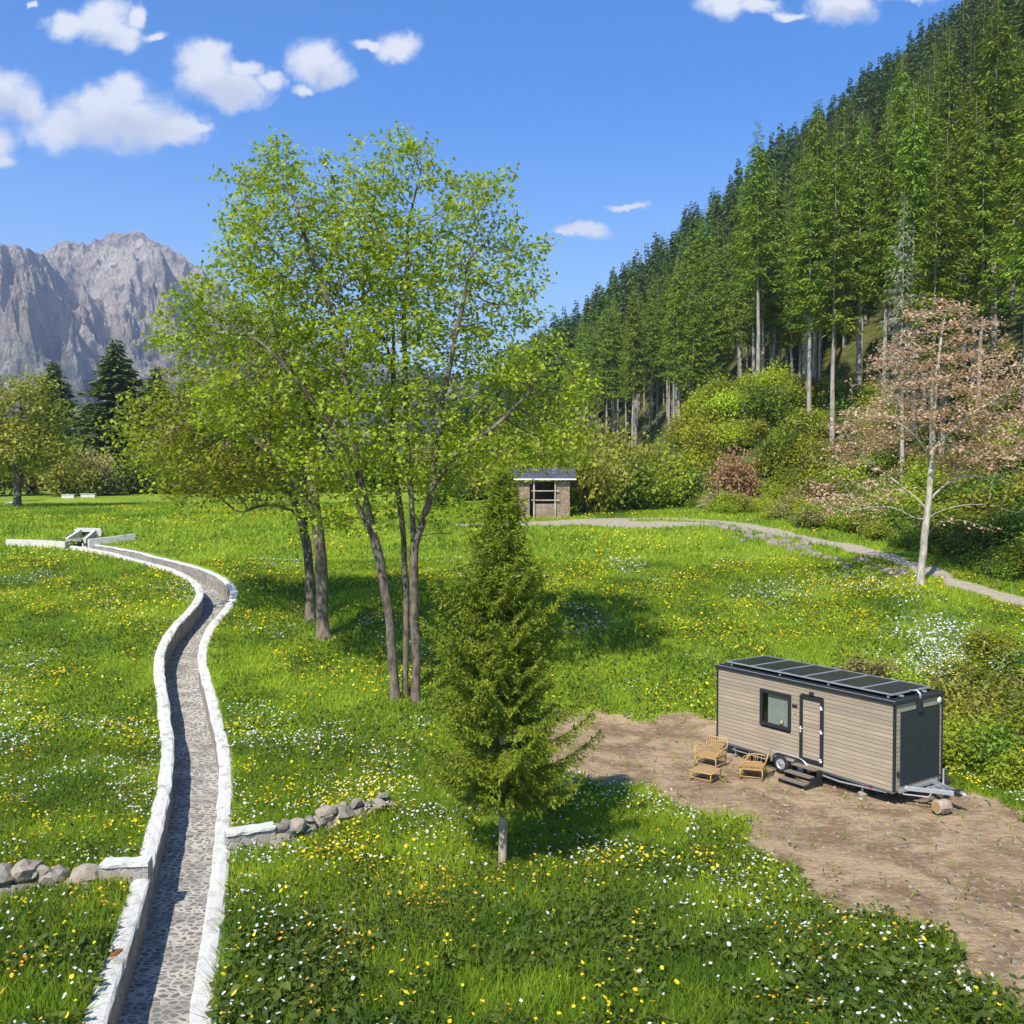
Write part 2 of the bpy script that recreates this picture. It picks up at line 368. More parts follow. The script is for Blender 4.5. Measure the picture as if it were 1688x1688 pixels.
def wood_mat(name, ca, cb, cc, sx=1.5, axis=0, rough=.75):
    m, nt = newmat(name); g = N(nt); st = [10, 10, 10]; st[axis] = .8
    p = g.pos(tuple(st), True); r = g.attr('rnd')
    ad = g.n('ShaderNodeVectorMath', operation='ADD'); g.l(p, ad.inputs[0]); cb_ = g.n('ShaderNodeCombineXYZ'); g.l(g.math('MULTIPLY', r, 37.), cb_.inputs[0]); g.l(g.math('MULTIPLY', r, 11.), cb_.inputs[2]); g.l(cb_.outputs[0], ad.inputs[1])
    n1 = g.noise(ad.outputs[0], sx, 6, .65); n2 = g.noise(g.pos((1, 1, 1), True), 1.3, 3)
    col = g.mix(g.sm(n1, .3, .7), ca, cb); col = g.mix(g.math('MULTIPLY', r, .95), col, cc); col = g.mix(g.math('MULTIPLY', g.sm(n2, .45, .7), .35), col, cc)
    vo = g.n('ShaderNodeTexVoronoi'); vo.inputs['Scale'].default_value = 2.4; pv = g.pos((1, 1, 2.5) if axis == 0 else (2.5, 1, 2.5), True); g.l(pv, vo.inputs['Vector'])
    col = g.mix(g.math('MULTIPLY', g.sm(vo.outputs['Distance'], .075, .03), .55), col, tuple(c*.35 for c in ca))
    g.out(g.bsdf(col, rough, 0, g.bump(n1, .3, .004), .25).outputs[0]); return m
M['larch'] = wood_mat('weathered_larch_boards', (.375, .29, .20), (.47, .38, .265), (.29, .25, .19))
M['larch_end'] = wood_mat('weathered_larch_end', (.375, .29, .20), (.47, .38, .265), (.29, .25, .19), axis=1)
M['stepwood'] = wood_mat('grey_deck_boards', (.14, .11, .08), (.24, .19, .14), (.18, .15, .12))
M['black'] = simple('anthracite_trim', (.018, .021, .025), (.028, .03, .034), .45, 0, 30, .03)
M['panel'] = simple('anthracite_panel', (.020, .027, .032), (.026, .034, .04), .5, 0, 3, .02)
M['steel'] = simple('galvanised_steel', (.42, .44, .46), (.58, .6, .62), .42, .6, 20, .05)
M['tyre'] = simple('tyre_rubber', (.02, .02, .02), (.035, .033, .03), .85, 0, 40, .1)
M['solar'] = None
def solar_mat():
    m, nt = newmat('solar_cells'); g = N(nt); p = g.pos((1, 1, 1), True)
    br = g.n('ShaderNodeTexBrick'); br.offset = 0; br.inputs['Scale'].default_value = 1; br.inputs['Brick Width'].default_value = .158; br.inputs['Row Height'].default_value = .158
    br.inputs['Mortar Size'].default_value = .004; br.inputs['Color1'].default_value = (.008, .010, .022, 1); br.inputs['Color2'].default_value = (.010, .013, .028, 1); br.inputs['Mortar'].default_value = (.05, .055, .07, 1)
    g.l(p, br.inputs['Vector']); g.out(g.bsdf(br.outputs[0], .22, 0, None, .5).outputs[0]); return m
M['solar'] = solar_mat()
M['rattan'] = wood_mat('rattan_cane', (.44, .27, .09), (.58, .38, .15), (.50, .31, .11), 2.0)
M['rattan_dark'] = simple('woven_seat', (.30, .185, .075), (.42, .27, .11), .7, 0, 60, .6)
M['red'] = simple('red_lens', (.5, .03, .02), None, .3)
M['white_plastic'] = simple('white_plastic', (.7, .7, .68), None, .4)
M['rust'] = simple('rusty_metal', (.35, .12, .02), (.12, .04, .01), .8, 0, 20)
M['roof'] = None
def roof_mat():
    m, nt = newmat('grey_sheet_roof'); g = N(nt); p = g.pos((1, 1, 1), True)
    w = g.n('ShaderNodeTexWave'); w.bands_direction = 'X'; w.inputs['Scale'].default_value = 1.4; g.l(p, w.inputs['Vector'])
    n = g.noise(p, 2, 4); col = g.mix(g.sm(n, .35, .65), (.075, .07, .08), (.12, .11, .125))
    g.out(g.bsdf(col, .5, .2, g.bump(w.outputs['Fac'], .8, .05), .4).outputs[0]); return m
M['roof'] = roof_mat()
def glass_mat():
    m, nt = newmat('window_glass'); g = N(nt); b = g.bsdf((.55, .6, .6), .04); b.inputs['Transmission Weight'].default_value = .0
    gl = g.n('ShaderNodeBsdfGlossy'); gl.inputs['Roughness'].default_value = .03; tr = g.n('ShaderNodeBsdfTransparent'); tr.inputs[0].default_value = (.8, .84, .83, 1)
    fr = g.n('ShaderNodeLayerWeight'); fr.inputs[0].default_value = .2; mx = g.n('ShaderNodeMixShader'); g.l(g.math('MULTIPLY_ADD', fr.outputs['Facing'], .35, .03), mx.inputs[0]); g.l(tr.outputs[0], mx.inputs[1]); g.l(gl.outputs[0], mx.inputs[2])
    g.out(mx.outputs[0]); return m
M['glass'] = glass_mat()
M['interior'] = simple('interior_lining', (.50, .50, .45), (.60, .59, .53), .8)
def rock_mat():
    m, nt = newmat('limestone'); g = N(nt); p = g.pos()
    sx = g.n('ShaderNodeSeparateXYZ'); g.l(p, sx.inputs[0])
    n1 = g.noise(p, .006, 8, .62, .3); n2 = g.noise(g.pos((1, 1, .5)), .03, 8, .68); n3 = g.noise(p, .0022, 5, .6)
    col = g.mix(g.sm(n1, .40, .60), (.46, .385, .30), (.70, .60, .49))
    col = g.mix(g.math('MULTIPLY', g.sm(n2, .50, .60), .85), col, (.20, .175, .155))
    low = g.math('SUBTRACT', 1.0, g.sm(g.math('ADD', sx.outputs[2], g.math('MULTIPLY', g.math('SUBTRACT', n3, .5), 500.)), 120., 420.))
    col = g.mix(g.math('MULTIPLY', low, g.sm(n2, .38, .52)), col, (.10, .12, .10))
    g.out(g.bsdf(col, .95, 0, g.bump(g.math('ADD', n1, g.math('MULTIPLY', n2, 1.2)), 1.0, 60.), .05).outputs[0]); return m
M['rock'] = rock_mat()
# ------------------------------------------------------------------ ground sheet
def lines(segs):
    out = []
    for a, b, st in segs: out += list(np.arange(a, b, st))
    out.append(segs[-1][1]); return np.array(out)
def geo(a, b, st, k=1.35):
    o = []; v = a
    while v < b: o.append(v); st *= k; v += st
    o.append(b); return np.array(o)
xs = lines([(-120, -45, 2.5), (-45, -17, .6), (-17, 18, .25), (18, 48, .6), (48, 260, 3)])
xs = np.r_[-geo(120, 6000, 4)[::-1][:-1], xs[:], geo(260, 6000, 5)[1:]]
ys = lines([(-40, 10, 2.5), (10, 50, .25), (50, 92, .5), (92, 350, 3)]); ys = np.r_[-geo(40, 300, 4)[::-1][:-1], ys, geo(350, 6000, 5)[1:]]
X, Y = np.meshgrid(xs, ys); xv = X.ravel(); yv = Y.ravel(); zv = H0(xv, yv)
near = (np.abs(xv) < 60) & (yv > 5) & (yv < 100)
dm = np.zeros(xv.shape); pm = np.zeros(xv.shape); dch = np.full(xv.shape, 99.)
dm[near] = dirt_mask(xv[near], yv[near]); pm[near] = path_mask(xv[near], yv[near]); dch[near] = pdist(xv[near], yv[near], CH)
zv = zv-dm*.05+dm*(fbm(xv*1.1, yv*1.1, 3, 77)-.5)*.10
nx, ny = len(xs), len(ys)
ii = (np.arange(ny-1)[:, None]*nx+np.arange(nx-1)[None]).ravel(); Q = np.stack([ii, ii+1, ii+nx+1, ii+nx], -1)
keep = ~(dch[Q] < .95).any(1); Q = Q[keep]
gb = MB(); gb.add(np.c_[xv, yv, zv], Q)
def chan_frame():
    T = np.gradient(CH, axis=0); T /= np.linalg.norm(T, axis=1)[:, None]; return np.c_[-T[:, 1], T[:, 0]]
NCH = chan_frame()
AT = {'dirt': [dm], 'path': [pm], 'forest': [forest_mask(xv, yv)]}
for sgn in (-1, 1):
    offs = [.98, 1.3, 1.7, 2.3]; rows = []
    for k, o in enumerate(offs):
        P = CH+NCH*o*sgn; rows.append(np.c_[P, H0(P[:, 0], P[:, 1])+(.03, .03, .02, -.05)[k]])
    V = np.array(rows); n = len(CH); V = V.reshape(-1, 3)
    i = (np.arange(3)[:, None]*n+np.arange(n-1)[None]).ravel(); q = np.stack([i, i+1, i+n+1, i+n], -1)
    if sgn > 0: q = q[:, ::-1]
    gb.add(V, q)
    for k in AT: AT[k].append(np.zeros(len(V)))
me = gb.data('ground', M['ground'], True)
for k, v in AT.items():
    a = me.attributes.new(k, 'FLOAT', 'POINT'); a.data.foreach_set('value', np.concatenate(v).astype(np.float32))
g_o = bpy.data.objects.new('ground', me); COL.objects.link(g_o); tag(g_o, kind='structure')
# ------------------------------------------------------------------ mountain
def mountain():
    pxs = [-500, -250, -100, -20, 20, 72, 112, 150, 180, 235, 280, 320, 360, 420, 500, 600, 700, 800, 950, 1150]
    pys = [430, 410, 405, 394, 388, 408, 386, 389, 375, 370, 392, 424, 450, 500, 545, 580, 600, 610, 640, 700]
    y0, y1, y2 = 1350., 2500., 3100.
    uu = np.linspace(-.9, .22, 620); yy = np.r_[np.linspace(y0, y1, 250), np.linspace(y1, y2, 40)[1:]]
    U, Yg = np.meshgrid(uu, yy)
    top = (800-np.interp(U*F+CX, pxs, pys))/F*y1
    t = (Yg-y0)/(y1-y0); Xg = U*y1*(.45+.55*np.clip(t, 0, 1.2))
    s = np.where(t < 1, np.clip(t, 0, 1)**.95, 1-(np.clip(t-1, 0, 1)*1.4)**1.5)
    a = (Xg+t*620)*.0046; b = (t*620-Xg)*.0017
    r = ridged(a*1.0+3, b*.9+5, 7, 11); r2 = ridged((Xg+t*480)*.0125, (t*620-Xg*.8)*.0052, 6, 41); f = fbm(Xg*.02, Yg*.02, 5, 3)
    amp = np.clip(t*2.2, 0, 1)*(1-sstep(.6, .97, t)*.95)
    Z = s*top+((r-.5)*260+(r2-.45)*150+(f-.5)*70)*amp+(ridged((Xg+t*500)*.032, (t*620-Xg)*.018, 4, 61)-.5)*34*sstep(.1, .4, t)
    Z += (ridged(U*40, t*2, 4, 8)-.4)*14*sstep(.8, 1, t)
    Yd = Yg-((r-.4)*150+(r2-.4)*70)*amp
    lim = (800-np.interp(Xg/Yd*F+CX, pxs, pys))/F*Yd*(.985+.03*fbm(Xg*.02, Yd*.02, 4, 5)); ov = np.maximum(0, Z-(lim-25)); Z = np.minimum(Z, lim-25)+25*(1-np.exp(-ov/25))
    b_ = MB(); nx = len(uu); ny = len(yy)
    i = (np.arange(ny-1)[:, None]*nx+np.arange(nx-1)[None]).ravel()
    b_.add(np.stack([Xg, Yd, Z], -1).reshape(-1, 3), np.stack([i, i+1, i+nx+1, i+nx], -1))
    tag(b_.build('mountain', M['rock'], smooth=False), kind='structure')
mountain()
# ------------------------------------------------------------------ stone channel
def ribbon(offs_z, closed=True):
    """sweep a cross section [(offset, z above ground)] along the channel"""
    n = len(CH); g0 = H0(CH[:, 0], CH[:, 1]); rows = []
    for o, z in offs_z:
        P = CH+NCH*o; rows.append(np.c_[P, g0+z])
    V = np.array(rows); m = len(offs_z); V = V.reshape(-1, 3); fs = []
    rng = range(m) if closed else range(m-1)
    for k in rng:
        k2 = (k+1) % m; i = np.arange(n-1); fs.append(np.stack([k*n+i, k*n+i+1, k2*n+i+1, k2*n+i], -1))
    q = np.vstack(fs)
    if closed: return V, q, [[k*n for k in range(m)], [k*n+n-1 for k in range(m-1, -1, -1)]]
    return V, q, []
chn = empty('stone_channel', (CH[0][0], CH[0][1], 0), 0, 'long winding stone drainage channel with white capped walls and cobbled bed', 'channel')
coff = np.array([-CH[0][0], -CH[0][1], 0])
jr = RS(4)
for sgn in (1, -1):
    b_ = MB(); V, q, cp = ribbon([(.74*sgn, -.84), (.74*sgn, .02), (1.10*sgn, .02), (1.10*sgn, -.84)])
    b_.add(V+coff, q)
    for c in cp: b_.F.append(np.array([c]))
    w = b_.build('channel_wall', M['inner'], chn)
    b_ = MB(); ed = .04
    V, q, cp = ribbon([(.71*sgn, .022), (.71*sgn, .085), (.76*sgn, .115), (.93*sgn, .125), (1.08*sgn, .11), (1.14*sgn, .07), (1.14*sgn, -.12)])
    V = V+jr.normal(size=V.shape)*np.array([.015, .015, .010])
    b_.add(V+coff, q)
    for c in cp: b_.F.append(np.array([c]))
    b_.build('wall_capping', M['cap'], w)
b_ = MB(); V, q, _ = ribbon([(.80, -.80), (.4, -.82), (0, -.83), (-.4, -.82), (-.80, -.80)], False); b_.add(V+coff, q); b_.build('channel_bed', M['bed'], chn)
# culvert mouth + wing walls at the far end
E = CH[-1]; ed = CH[-1]-CH[-4]; ed /= np.linalg.norm(ed)
def wall_seg(mb, a, b, h, th, zb=-.3, rnd=None, h2=None):
    a = np.array(a, float); b = np.array(b, float); n = 8; t = (b-a)/np.linalg.norm(b-a); nn = np.array([-t[1], t[0]])*th/2
    P = a+(b-a)*np.linspace(0, 1, n)[:, None]; g = H0(P[:, 0], P[:, 1]); hh = np.linspace(h, h if h2 is None else h2, n)
    V = np.vstack([np.c_[P+nn, g+zb], np.c_[P-nn, g+zb], np.c_[P-nn, g+hh], np.c_[P+nn, g+hh]]); fs = []
    for k in range(4):
        i = np.arange(n-1); k2 = (k+1) % 4; fs.append(np.stack([k*n+i, k*n+i+1, k2*n+i+1, k2*n+i], -1))
    mb.add(V, np.vstack(fs)); b0 = mb.n-len(V)
    mb.F.append(np.array([[b0, b0+n, b0+2*n, b0+3*n]])); mb.F.append(np.array([[b0+3*n+n-1, b0+2*n+n-1, b0+n+n-1, b0+n-1]]))
A1 = ground_px(15, 899); A2 = ground_px(108, 902)
cul = empty('culvert', (E[0], E[1], 0), 0, 'white concrete culvert mouth with dark opening at the channel head', 'culvert')
off = np.array([-E[0], -E[1], 0])
m_ = MB(); zE = gz(*E)
C0 = ground_px(128, 893)[:2]
for sx_ in (-1, 1):
    wall_seg(m_, C0+np.array([sx_*.62, -.3]), C0+np.array([sx_*.5, 1.6]), .30, .2, -.9, h2=.5)
    wall_seg(m_, C0+np.array([sx_*.55, 1.65]), C0+np.array([sx_*.95, 1.75]), .5, .2, -.6)
wall_seg(m_, C0+np.array([-.85, 1.85]), C0+np.array([.85, 1.85]), .58, .2, .3)
for V in m_.V: V += off
m_.build('headwall', M['cap'], cul)
m_ = MB(); m_.box((C0[0]+off[0], C0[1]+2.05+off[1], gz(C0[0], C0[1]+2)-.1), (1.02, .5, .86)); m_.build('opening', M['tyre'], cul)  # solid black box stands in for the shade inside the culvert mouth
m_ = MB(); m_.box((C0[0]+off[0], C0[1]+.65+off[1], gz(C0[0], C0[1]+.6)+.02), (1.0, 2.3, .16)); m_.build('apron', M['bed'], cul)
for (p0, p1, lb) in [((12, 899), (110, 903), 'low white concrete wall running left from the culvert'), ((146, 899), (222, 890), 'low grassy concrete wall running right from the culvert')]:
    a, b2 = ground_px(*p0), ground_px(*p1); m_ = MB(); wall_seg(m_, a[:2], b2[:2], .42, .35, -.3)
    c = (a+b2)/2
    for V in m_.V: V -= np.array([c[0], c[1], 0])
    tag(m_.build('concrete_wall', M['cap'], loc=(c[0], c[1], 0)), lb, 'wall')
# cross walls
def ico(rng, r, c, sq=(1, 1, 1)):
    import bmesh
    bm = bmesh.new(); bmesh.ops.create_icosphere(bm, subdivisions=2, radius=1)
    V = np.array([v.co[:] for v in bm.verts]); Fc = np.array([[v.index for v in f.verts] for f in bm.faces]); bm.free()
    D = rng.normal(size=(7, 3)); D /= np.linalg.norm(D, axis=1)[:, None]
    for d in D:
        h = V@d; lim = .62+.25*rng.rand(); V = V-np.maximum(0, h-lim)[:, None]*d
    V = V*(1+.09*rng.normal(size=(len(V), 1)))*np.array(sq)*r
    a = rng.rand()*6.28; V = V@rot(0, 0, a).T
    return V+np.array(c), Fc
def masonry_wall(p0, p1, lb, h=.45):
    a, b2 = ground_px(*p0), ground_px(*p1); c = np.array([a[0], a[1], 0]); e = empty('cross_wall', c, 0, lb, 'wall')
    m_ = MB(); wall_seg(m_, a[:2], b2[:2], h, .42, -.4); 
    for V in m_.V: V -= c
    m_.build('wall', M['rubble'], e)
    m_ = MB(); wall_seg(m_, a[:2], b2[:2], h+.07, .5, h+.002)
    for V in m_.V: V -= c; V += RS(3).normal(size=V.shape)*.01
    m_.build('capping', M['cap'], e)
masonry_wall((248, 1452), (168, 1456), 'short mortared stone wall joining the channel from the left')
masonry_wall((372, 1404), (452, 1390), 'short mortared stone wall joining the channel from the right')
def dry_wall(pts, lb, seed, smax=.24):
    rng = RS(seed); P = spline([ground_px(*p)[:2] for p in pts], 10); seg = np.r_[0, np.cumsum(np.linalg.norm(np.diff(P, axis=0), axis=1))]
    L = seg[-1]; m_ = MB(); c0 = P[0]; k = 0; s = 0.
    for layer, zz in enumerate((.0, .2, .38)):
        s = rng.rand()*.2
        while s < L:
            r = (.14+rng.rand()*smax)*(1 if layer < 2 else .8); x = np.interp(s, seg, P[:, 0])+rng.normal()*.05; y = np.interp(s, seg, P[:, 1])+rng.normal()*.06
            if layer == 0 or rng.rand() < (.9 if layer == 1 else .5)*(1-.4*s/L):
                V, Fc = ico(rng, r, (x-c0[0], y-c0[1], gz(x, y)+zz+rng.rand()*.04), (1.35, 1.0, .85)); m_.add(V, Fc)
            s += r*1.25
    tag(m_.build('dry_stone_wall', M['stone'], loc=(c0[0], c0[1], 0)), lb, 'wall')
dry_wall([(163, 1458), (120, 1458), (60, 1464), (-20, 1474), (-90, 1482)], 'tumbled dry stone wall left of the channel at the left edge', 11, .3)
dry_wall([(456, 1390), (500, 1377), (560, 1354), (642, 1334)], 'low dry stone wall of rounded rocks climbing right from the channel', 12, .18)
# rust stain plate on the near wall cap (small iron lid)
ip = ground_px(193, 1590); m_ = MB(); m_.box((0, 0, 0), (.14, .3, .03)); 
i_ = int(np.argmin(np.abs(CH[:, 1]-19.6))); pc = CH[i_]+NCH[i_]*(.93 if NCH[i_][0] < 0 else -.93)
tag(m_.build('iron_lid', M['rust'], loc=(pc[0], pc[1], gz(*pc)+.135)), 'small rusty iron lid lying on the left channel wall', 'lid')
# ------------------------------------------------------------------ tree growth
def colonize(starts, attr, step, kill, infl, maxit=260, tropism=(0, 0, .08)):
    pos = [np.array(p, float) for p in starts[0]]; par = list(starts[1]); nat = len(attr); attr = attr.copy()
    Pn = np.array(pos); d2 = ((attr[:, None]-Pn[None])**2).sum(-1); near_i = d2.argmin(1); near_d = d2.min(1); alive = np.ones(nat, bool)
    for it in range(maxit):
        act = alive & (near_d < infl**2)
        if not act.any():
            if not alive.any(): break
            # pull the nearest one
            k = np.where(alive)[0][near_d[alive].argmin()]; act = np.zeros(nat, bool); act[k] = True
        idx = near_i[act]; v = attr[act]-Pn[idx]; v /= np.linalg.norm(v, axis=1)[:, None]+1e-9
        u, inv = np.unique(idx, return_inverse=True); S = np.zeros((len(u), 3)); np.add.at(S, inv, v)
        S /= np.linalg.norm(S, axis=1)[:, None]+1e-9; S += np.array(tropism); S += GR.normal(size=S.shape)*.12; S /= np.linalg.norm(S, axis=1)[:, None]
        new = Pn[u]+S*step
        near2 = ((new[:, None]-Pn[None])**2).sum(-1).min(1); bad = near2 < (.5*step)**2
        if bad.any():
            ga = np.where(act)[0]; pk = np.full(len(u), -1); pm_ = GR.permutation(len(inv)); pk[inv[pm_]] = pm_
            bi = np.where(bad)[0]; new[bi] = Pn[u[bi]]+v[pk[bi]]*step
            nb2 = ((new[bi][:, None]-Pn[None])**2).sum(-1).min(1) < (.5*step)**2; alive[ga[pk[bi[nb2]]]] = False
            okm = np.ones(len(u), bool); okm[bi[nb2]] = False; new = new[okm]; u = u[okm]
            if not len(new): continue
        n0 = len(Pn); Pn = np.vstack([Pn, new]); par += list(u)
        ai = np.where(alive)[0]; d2 = ((attr[ai][:, None]-new[None])**2).sum(-1); m = d2.min(1); mi = d2.argmin(1); upd = m < near_d[ai]
        near_d[ai[upd]] = m[upd]; near_i[ai[upd]] = n0+mi[upd]; alive &= near_d > kill**2
        if not alive.any() or len(Pn) > 14000: break
    return Pn, np.array(par)
def tree_mesh(Pn, par, R0, rt, nstem, sides=(10, 5, 3), pw=None):
    n = len(Pn); ch = [[] for _ in range(n)]
    for i, p in enumerate(par):
        if p >= 0: ch[p].append(i)
    tips = sum(1 for c in ch if not c); p = pw or max(1.7, min(2.9, math.log(tips)/math.log(R0/rt)))
    acc = np.zeros(n)
    for i in range(n-1, -1, -1):
        if not ch[i]: acc[i] = rt**p
        if par[i] >= 0: acc[par[i]] += acc[i]
    return acc**(1/p), ch
def order_fix(Pn, par):
    # make sure parents precede children
    n = len(par); ch = [[] for _ in range(n)]; roots = []
    for i, p in enumerate(par): (ch[p].append(i) if p >= 0 else roots.append(i))
    order = []; st = roots[::-1]
    while st:
        i = st.pop(); order.append(i); st += ch[i]
    m = {o: k for k, o in enumerate(order)}
    return Pn[order], np.array([m[par[o]] if par[o] >= 0 else -1 for o in order]), m
def add_chains(Pn, par, rad, ch, big, small, thr):
    n = len(Pn); starts = [i for i in range(n) if par[i] < 0]
    st = [(i, -1) for i in starts]
    while st:
        i, frm = st.pop(); idx = [frm] if frm >= 0 else []; cur = i
        while True:
            idx.append(cur)
            if not ch[cur]: break
            cs = sorted(ch[cur], key=lambda c: -rad[c])
            for c in cs[1:]: st.append((c, cur))
            cur = cs[0]
        if len(idx) < 2: continue
        P = Pn[idx].copy(); r = rad[idx].copy()
        if frm >= 0: r[0] = min(r[0], r[1]*1.25)
        if len(P) > 4: P[1:-1] = (P[:-2]+2*P[1:-1]+P[2:])/4
        R = r.max()
        (big if R > thr else small).tube(P, r, 10 if R > .15 else (6 if R > .05 else 3), cap=False, rough=.06 if R > .1 else 0)
def px_tree(name, label, cat, base, d, stems, ell, natt, R0, rt, leafmat, barkmat, leaf=(.17, .12), per=9, seed=1, step=.45, kill=.65, infl=4., group=None,
            leafr=.03, spread=.32, flat=None, trunk_thr=.07, yth=.8, up=.5, trop=(0, 0, .06), bare=0., lsub=7, clump=.55):
    global GR
    GR = RS(seed); rng = RS(seed+50)
    b = np.array(base, float); SP = []; PR = []
    for s in stems:
        pts = np.array([at(px, py, d+dd) for px, py, dd in s['p']])
        if s.get('ground', False): pts[0] = pts[0]; pts[0][2] = gz(pts[0][0], pts[0][1])-.15
        Pq = spline(pts, 6); seg = np.r_[0, np.cumsum(np.linalg.norm(np.diff(Pq, axis=0), axis=1))]; t = np.arange(0, seg[-1], .5)
        Pq = np.stack([np.interp(t, seg, Pq[:, k]) for k in range(3)], 1)
        if not s.get('ground', False) and SP:
            A = np.array(SP); par0 = int(((A-Pq[0])**2).sum(1).argmin()); Pq = Pq[1:]
        else: par0 = -1
        for k, q in enumerate(Pq):
            SP.append(q+rng.normal(size=3)*.03); PR.append(par0 if k == 0 else len(SP)-2)
    E_ = []; vol = []
    for e in ell:
        px, py, rx, ry = e[:4]; dd = e[4] if len(e) > 4 else 0; w = e[5] if len(e) > 5 else 1; c = at(px, py, d+dd); k = (d+dd)/F
        r = np.array([rx*k, max(rx, ry)*k*yth, ry*k]); E_.append((c, r)); vol.append(w*np.prod(r)**.85)
    vol = np.array(vol)/sum(vol); A = []
    for (c, r), v in zip(E_, vol):
        m = int(natt*v)+3; kc = max(3, m//22); q = rng.normal(size=(kc, 3)); q /= np.linalg.norm(q, axis=1)[:, None]; q *= (rng.rand(kc, 1)**(1/2.2)); cc_ = c+q*r*1.06
        ch_ = cc_[rng.randint(kc, size=m)]+rng.normal(size=(m, 3))*np.array([clump, clump, clump*.6]); q = rng.normal(size=(m//4, 3)); q /= np.linalg.norm(q, axis=1)[:, None]; q *= (rng.rand(m//4, 1)**(1/2.4))
        A.append(ch_); A.append(c+q*r)
    A = np.vstack(A)
    if flat: A[:, 2] += .55*(np.round(A[:, 2]/flat+.7*np.sin(A[:, 0]*.9)+.6*np.cos(A[:, 1]*.8))*flat-A[:, 2])+rng.normal(size=len(A))*.12
    Pn, par = colonize((SP, PR), A, step, kill, infl, tropism=trop)
    Pn, par, mp = order_fix(Pn, par); rad, ch = tree_mesh(Pn, par, R0, rt, 0)
    # root flare
    for i in range(len(Pn)):
        h = Pn[i][2]-gz(Pn[i][0], Pn[i][1]) if rad[i] > R0*.4 else 9
        if h < 1.0: rad[i] *= 1+.45*(1-h)**2
    rad = np.maximum(rad, rt)
    print(name, label[:20], 'nodes', len(Pn), 'leafnodes', int((rad<9).sum()))
    e = empty(name, b, 0, label, cat, group); big = MB(); sm_ = MB(); add_chains(Pn-b, par, rad, ch, big, sm_, trunk_thr)
    big.build('trunk', barkmat, e, smooth=True)
    if sm_.V: sm_.build('branches', barkmat, e, smooth=True)
    cnt = np.ones(len(Pn))
    for i in range(len(Pn)-1, -1, -1):
        if par[i] >= 0: cnt[par[i]] += cnt[i]
    tw = np.where(cnt <= lsub)[0]
    if bare: tw = tw[rng.rand(len(tw)) > bare]
    C = np.repeat(Pn[tw]-b, per, 0); C = C+rng.normal(size=C.shape)*np.array([spread, spread, spread*.75])
    if flat: C[:, 2] = np.repeat(Pn[tw][:, 2]-b[2], per)+rng.normal(size=len(C))*.1
    lf = MB(); lf.cards(C, leaf[0], leaf[1], rng, up, .2); lf.build('crown', leafmat, e)
    return e
# --- the big multi-stemmed tree
bp = ground_px(676, 1160); D1 = float(bp[1])
px_tree('broadleaf_tree', 'tall fresh green tree with several leaning trunks beside the young spruce', 'tree', bp, D1, [
    dict(ground=True, p=[(653, 1150, .3), (640, 1010, .2), (618, 890, 0), (596, 800, -.3), (578, 690, -.8), (566, 560, -1), (556, 430, -1.2)]),
    dict(ground=True, p=[(686, 1166, 0), (683, 1010, 0), (683, 905, 0), (674, 780, .3), (668, 640, .6), (668, 500, .4), (676, 350, .2)]),
    dict(ground=True, p=[(669, 1150, .7), (669, 1010, .7), (664, 870, .9), (646, 740, 1.2), (650, 600, 1.5), (640, 460, 1.6), (610, 330, 1.6)]),
    dict(p=[(568, 570, -1), (535, 480, -1), (505, 400, -1), (480, 310, -1)]), dict(p=[(650, 600, 1.5), (600, 480, 2), (560, 380, 2.4), (540, 290, 2.4)]),
    dict(p=[(683, 905, 0), (706, 830, -.2), (722, 730, -.5), (735, 640, -.8), (758, 520, -1.2), (775, 420, -1.4)]),
    dict(p=[(712, 800, -.3), (760, 745, -.8), (820, 700, -1.2), (870, 650, -1.4)]),
    dict(p=[(618, 890, 0), (575, 800, .8), (520, 700, 1.4), (470, 590, 1.8), (440, 480, 2)]),
    dict(p=[(596, 800, -.3), (560, 720, -1), (500, 640, -1.8), (430, 560, -2.4)]),
    dict(p=[(608, 850, 0), (540, 860, .6), (480, 880, 1.0)]),
    dict(p=[(690, 880, 0), (740, 880, -.4), (775, 930, -.8)]),
    ], [(480, 340, 115, 75), (610, 290, 70, 60), (690, 270, 55, 55), (790, 375, 80, 80), (640, 400, 130, 90), (520, 450, 150, 100), (735, 480, 120, 100), (410, 520, 115, 90), (600, 560, 170, 100, 0, .75),
        (790, 570, 110, 90, 0, .8), (860, 640, 95, 80), (910, 700, 65, 60), (640, 690, 190, 90, 0, .55), (440, 650, 130, 80), (760, 740, 110, 60, 0, .6), (560, 800, 130, 60, 0, .35), (335, 560, 75, 60), (935, 610, 45, 50), (915, 755, 60, 30, 0, .7), (400, 400, 45, 50), (855, 430, 35, 40), (450, 270, 60, 35), (545, 865, 80, 28, 0, .5), (740, 850, 55, 35, 0, .5), (700, 780, 90, 40, 0, .5)],
    8500, .27, .008, M['leaf_main'], M['bark_dark'], leaf=(.185, .14), per=11, seed=3, step=.30, kill=.35, clump=.42, lsub=5, leafr=.024, spread=.21)
b2 = ground_px(533, 1052); D2 = float(b2[1])
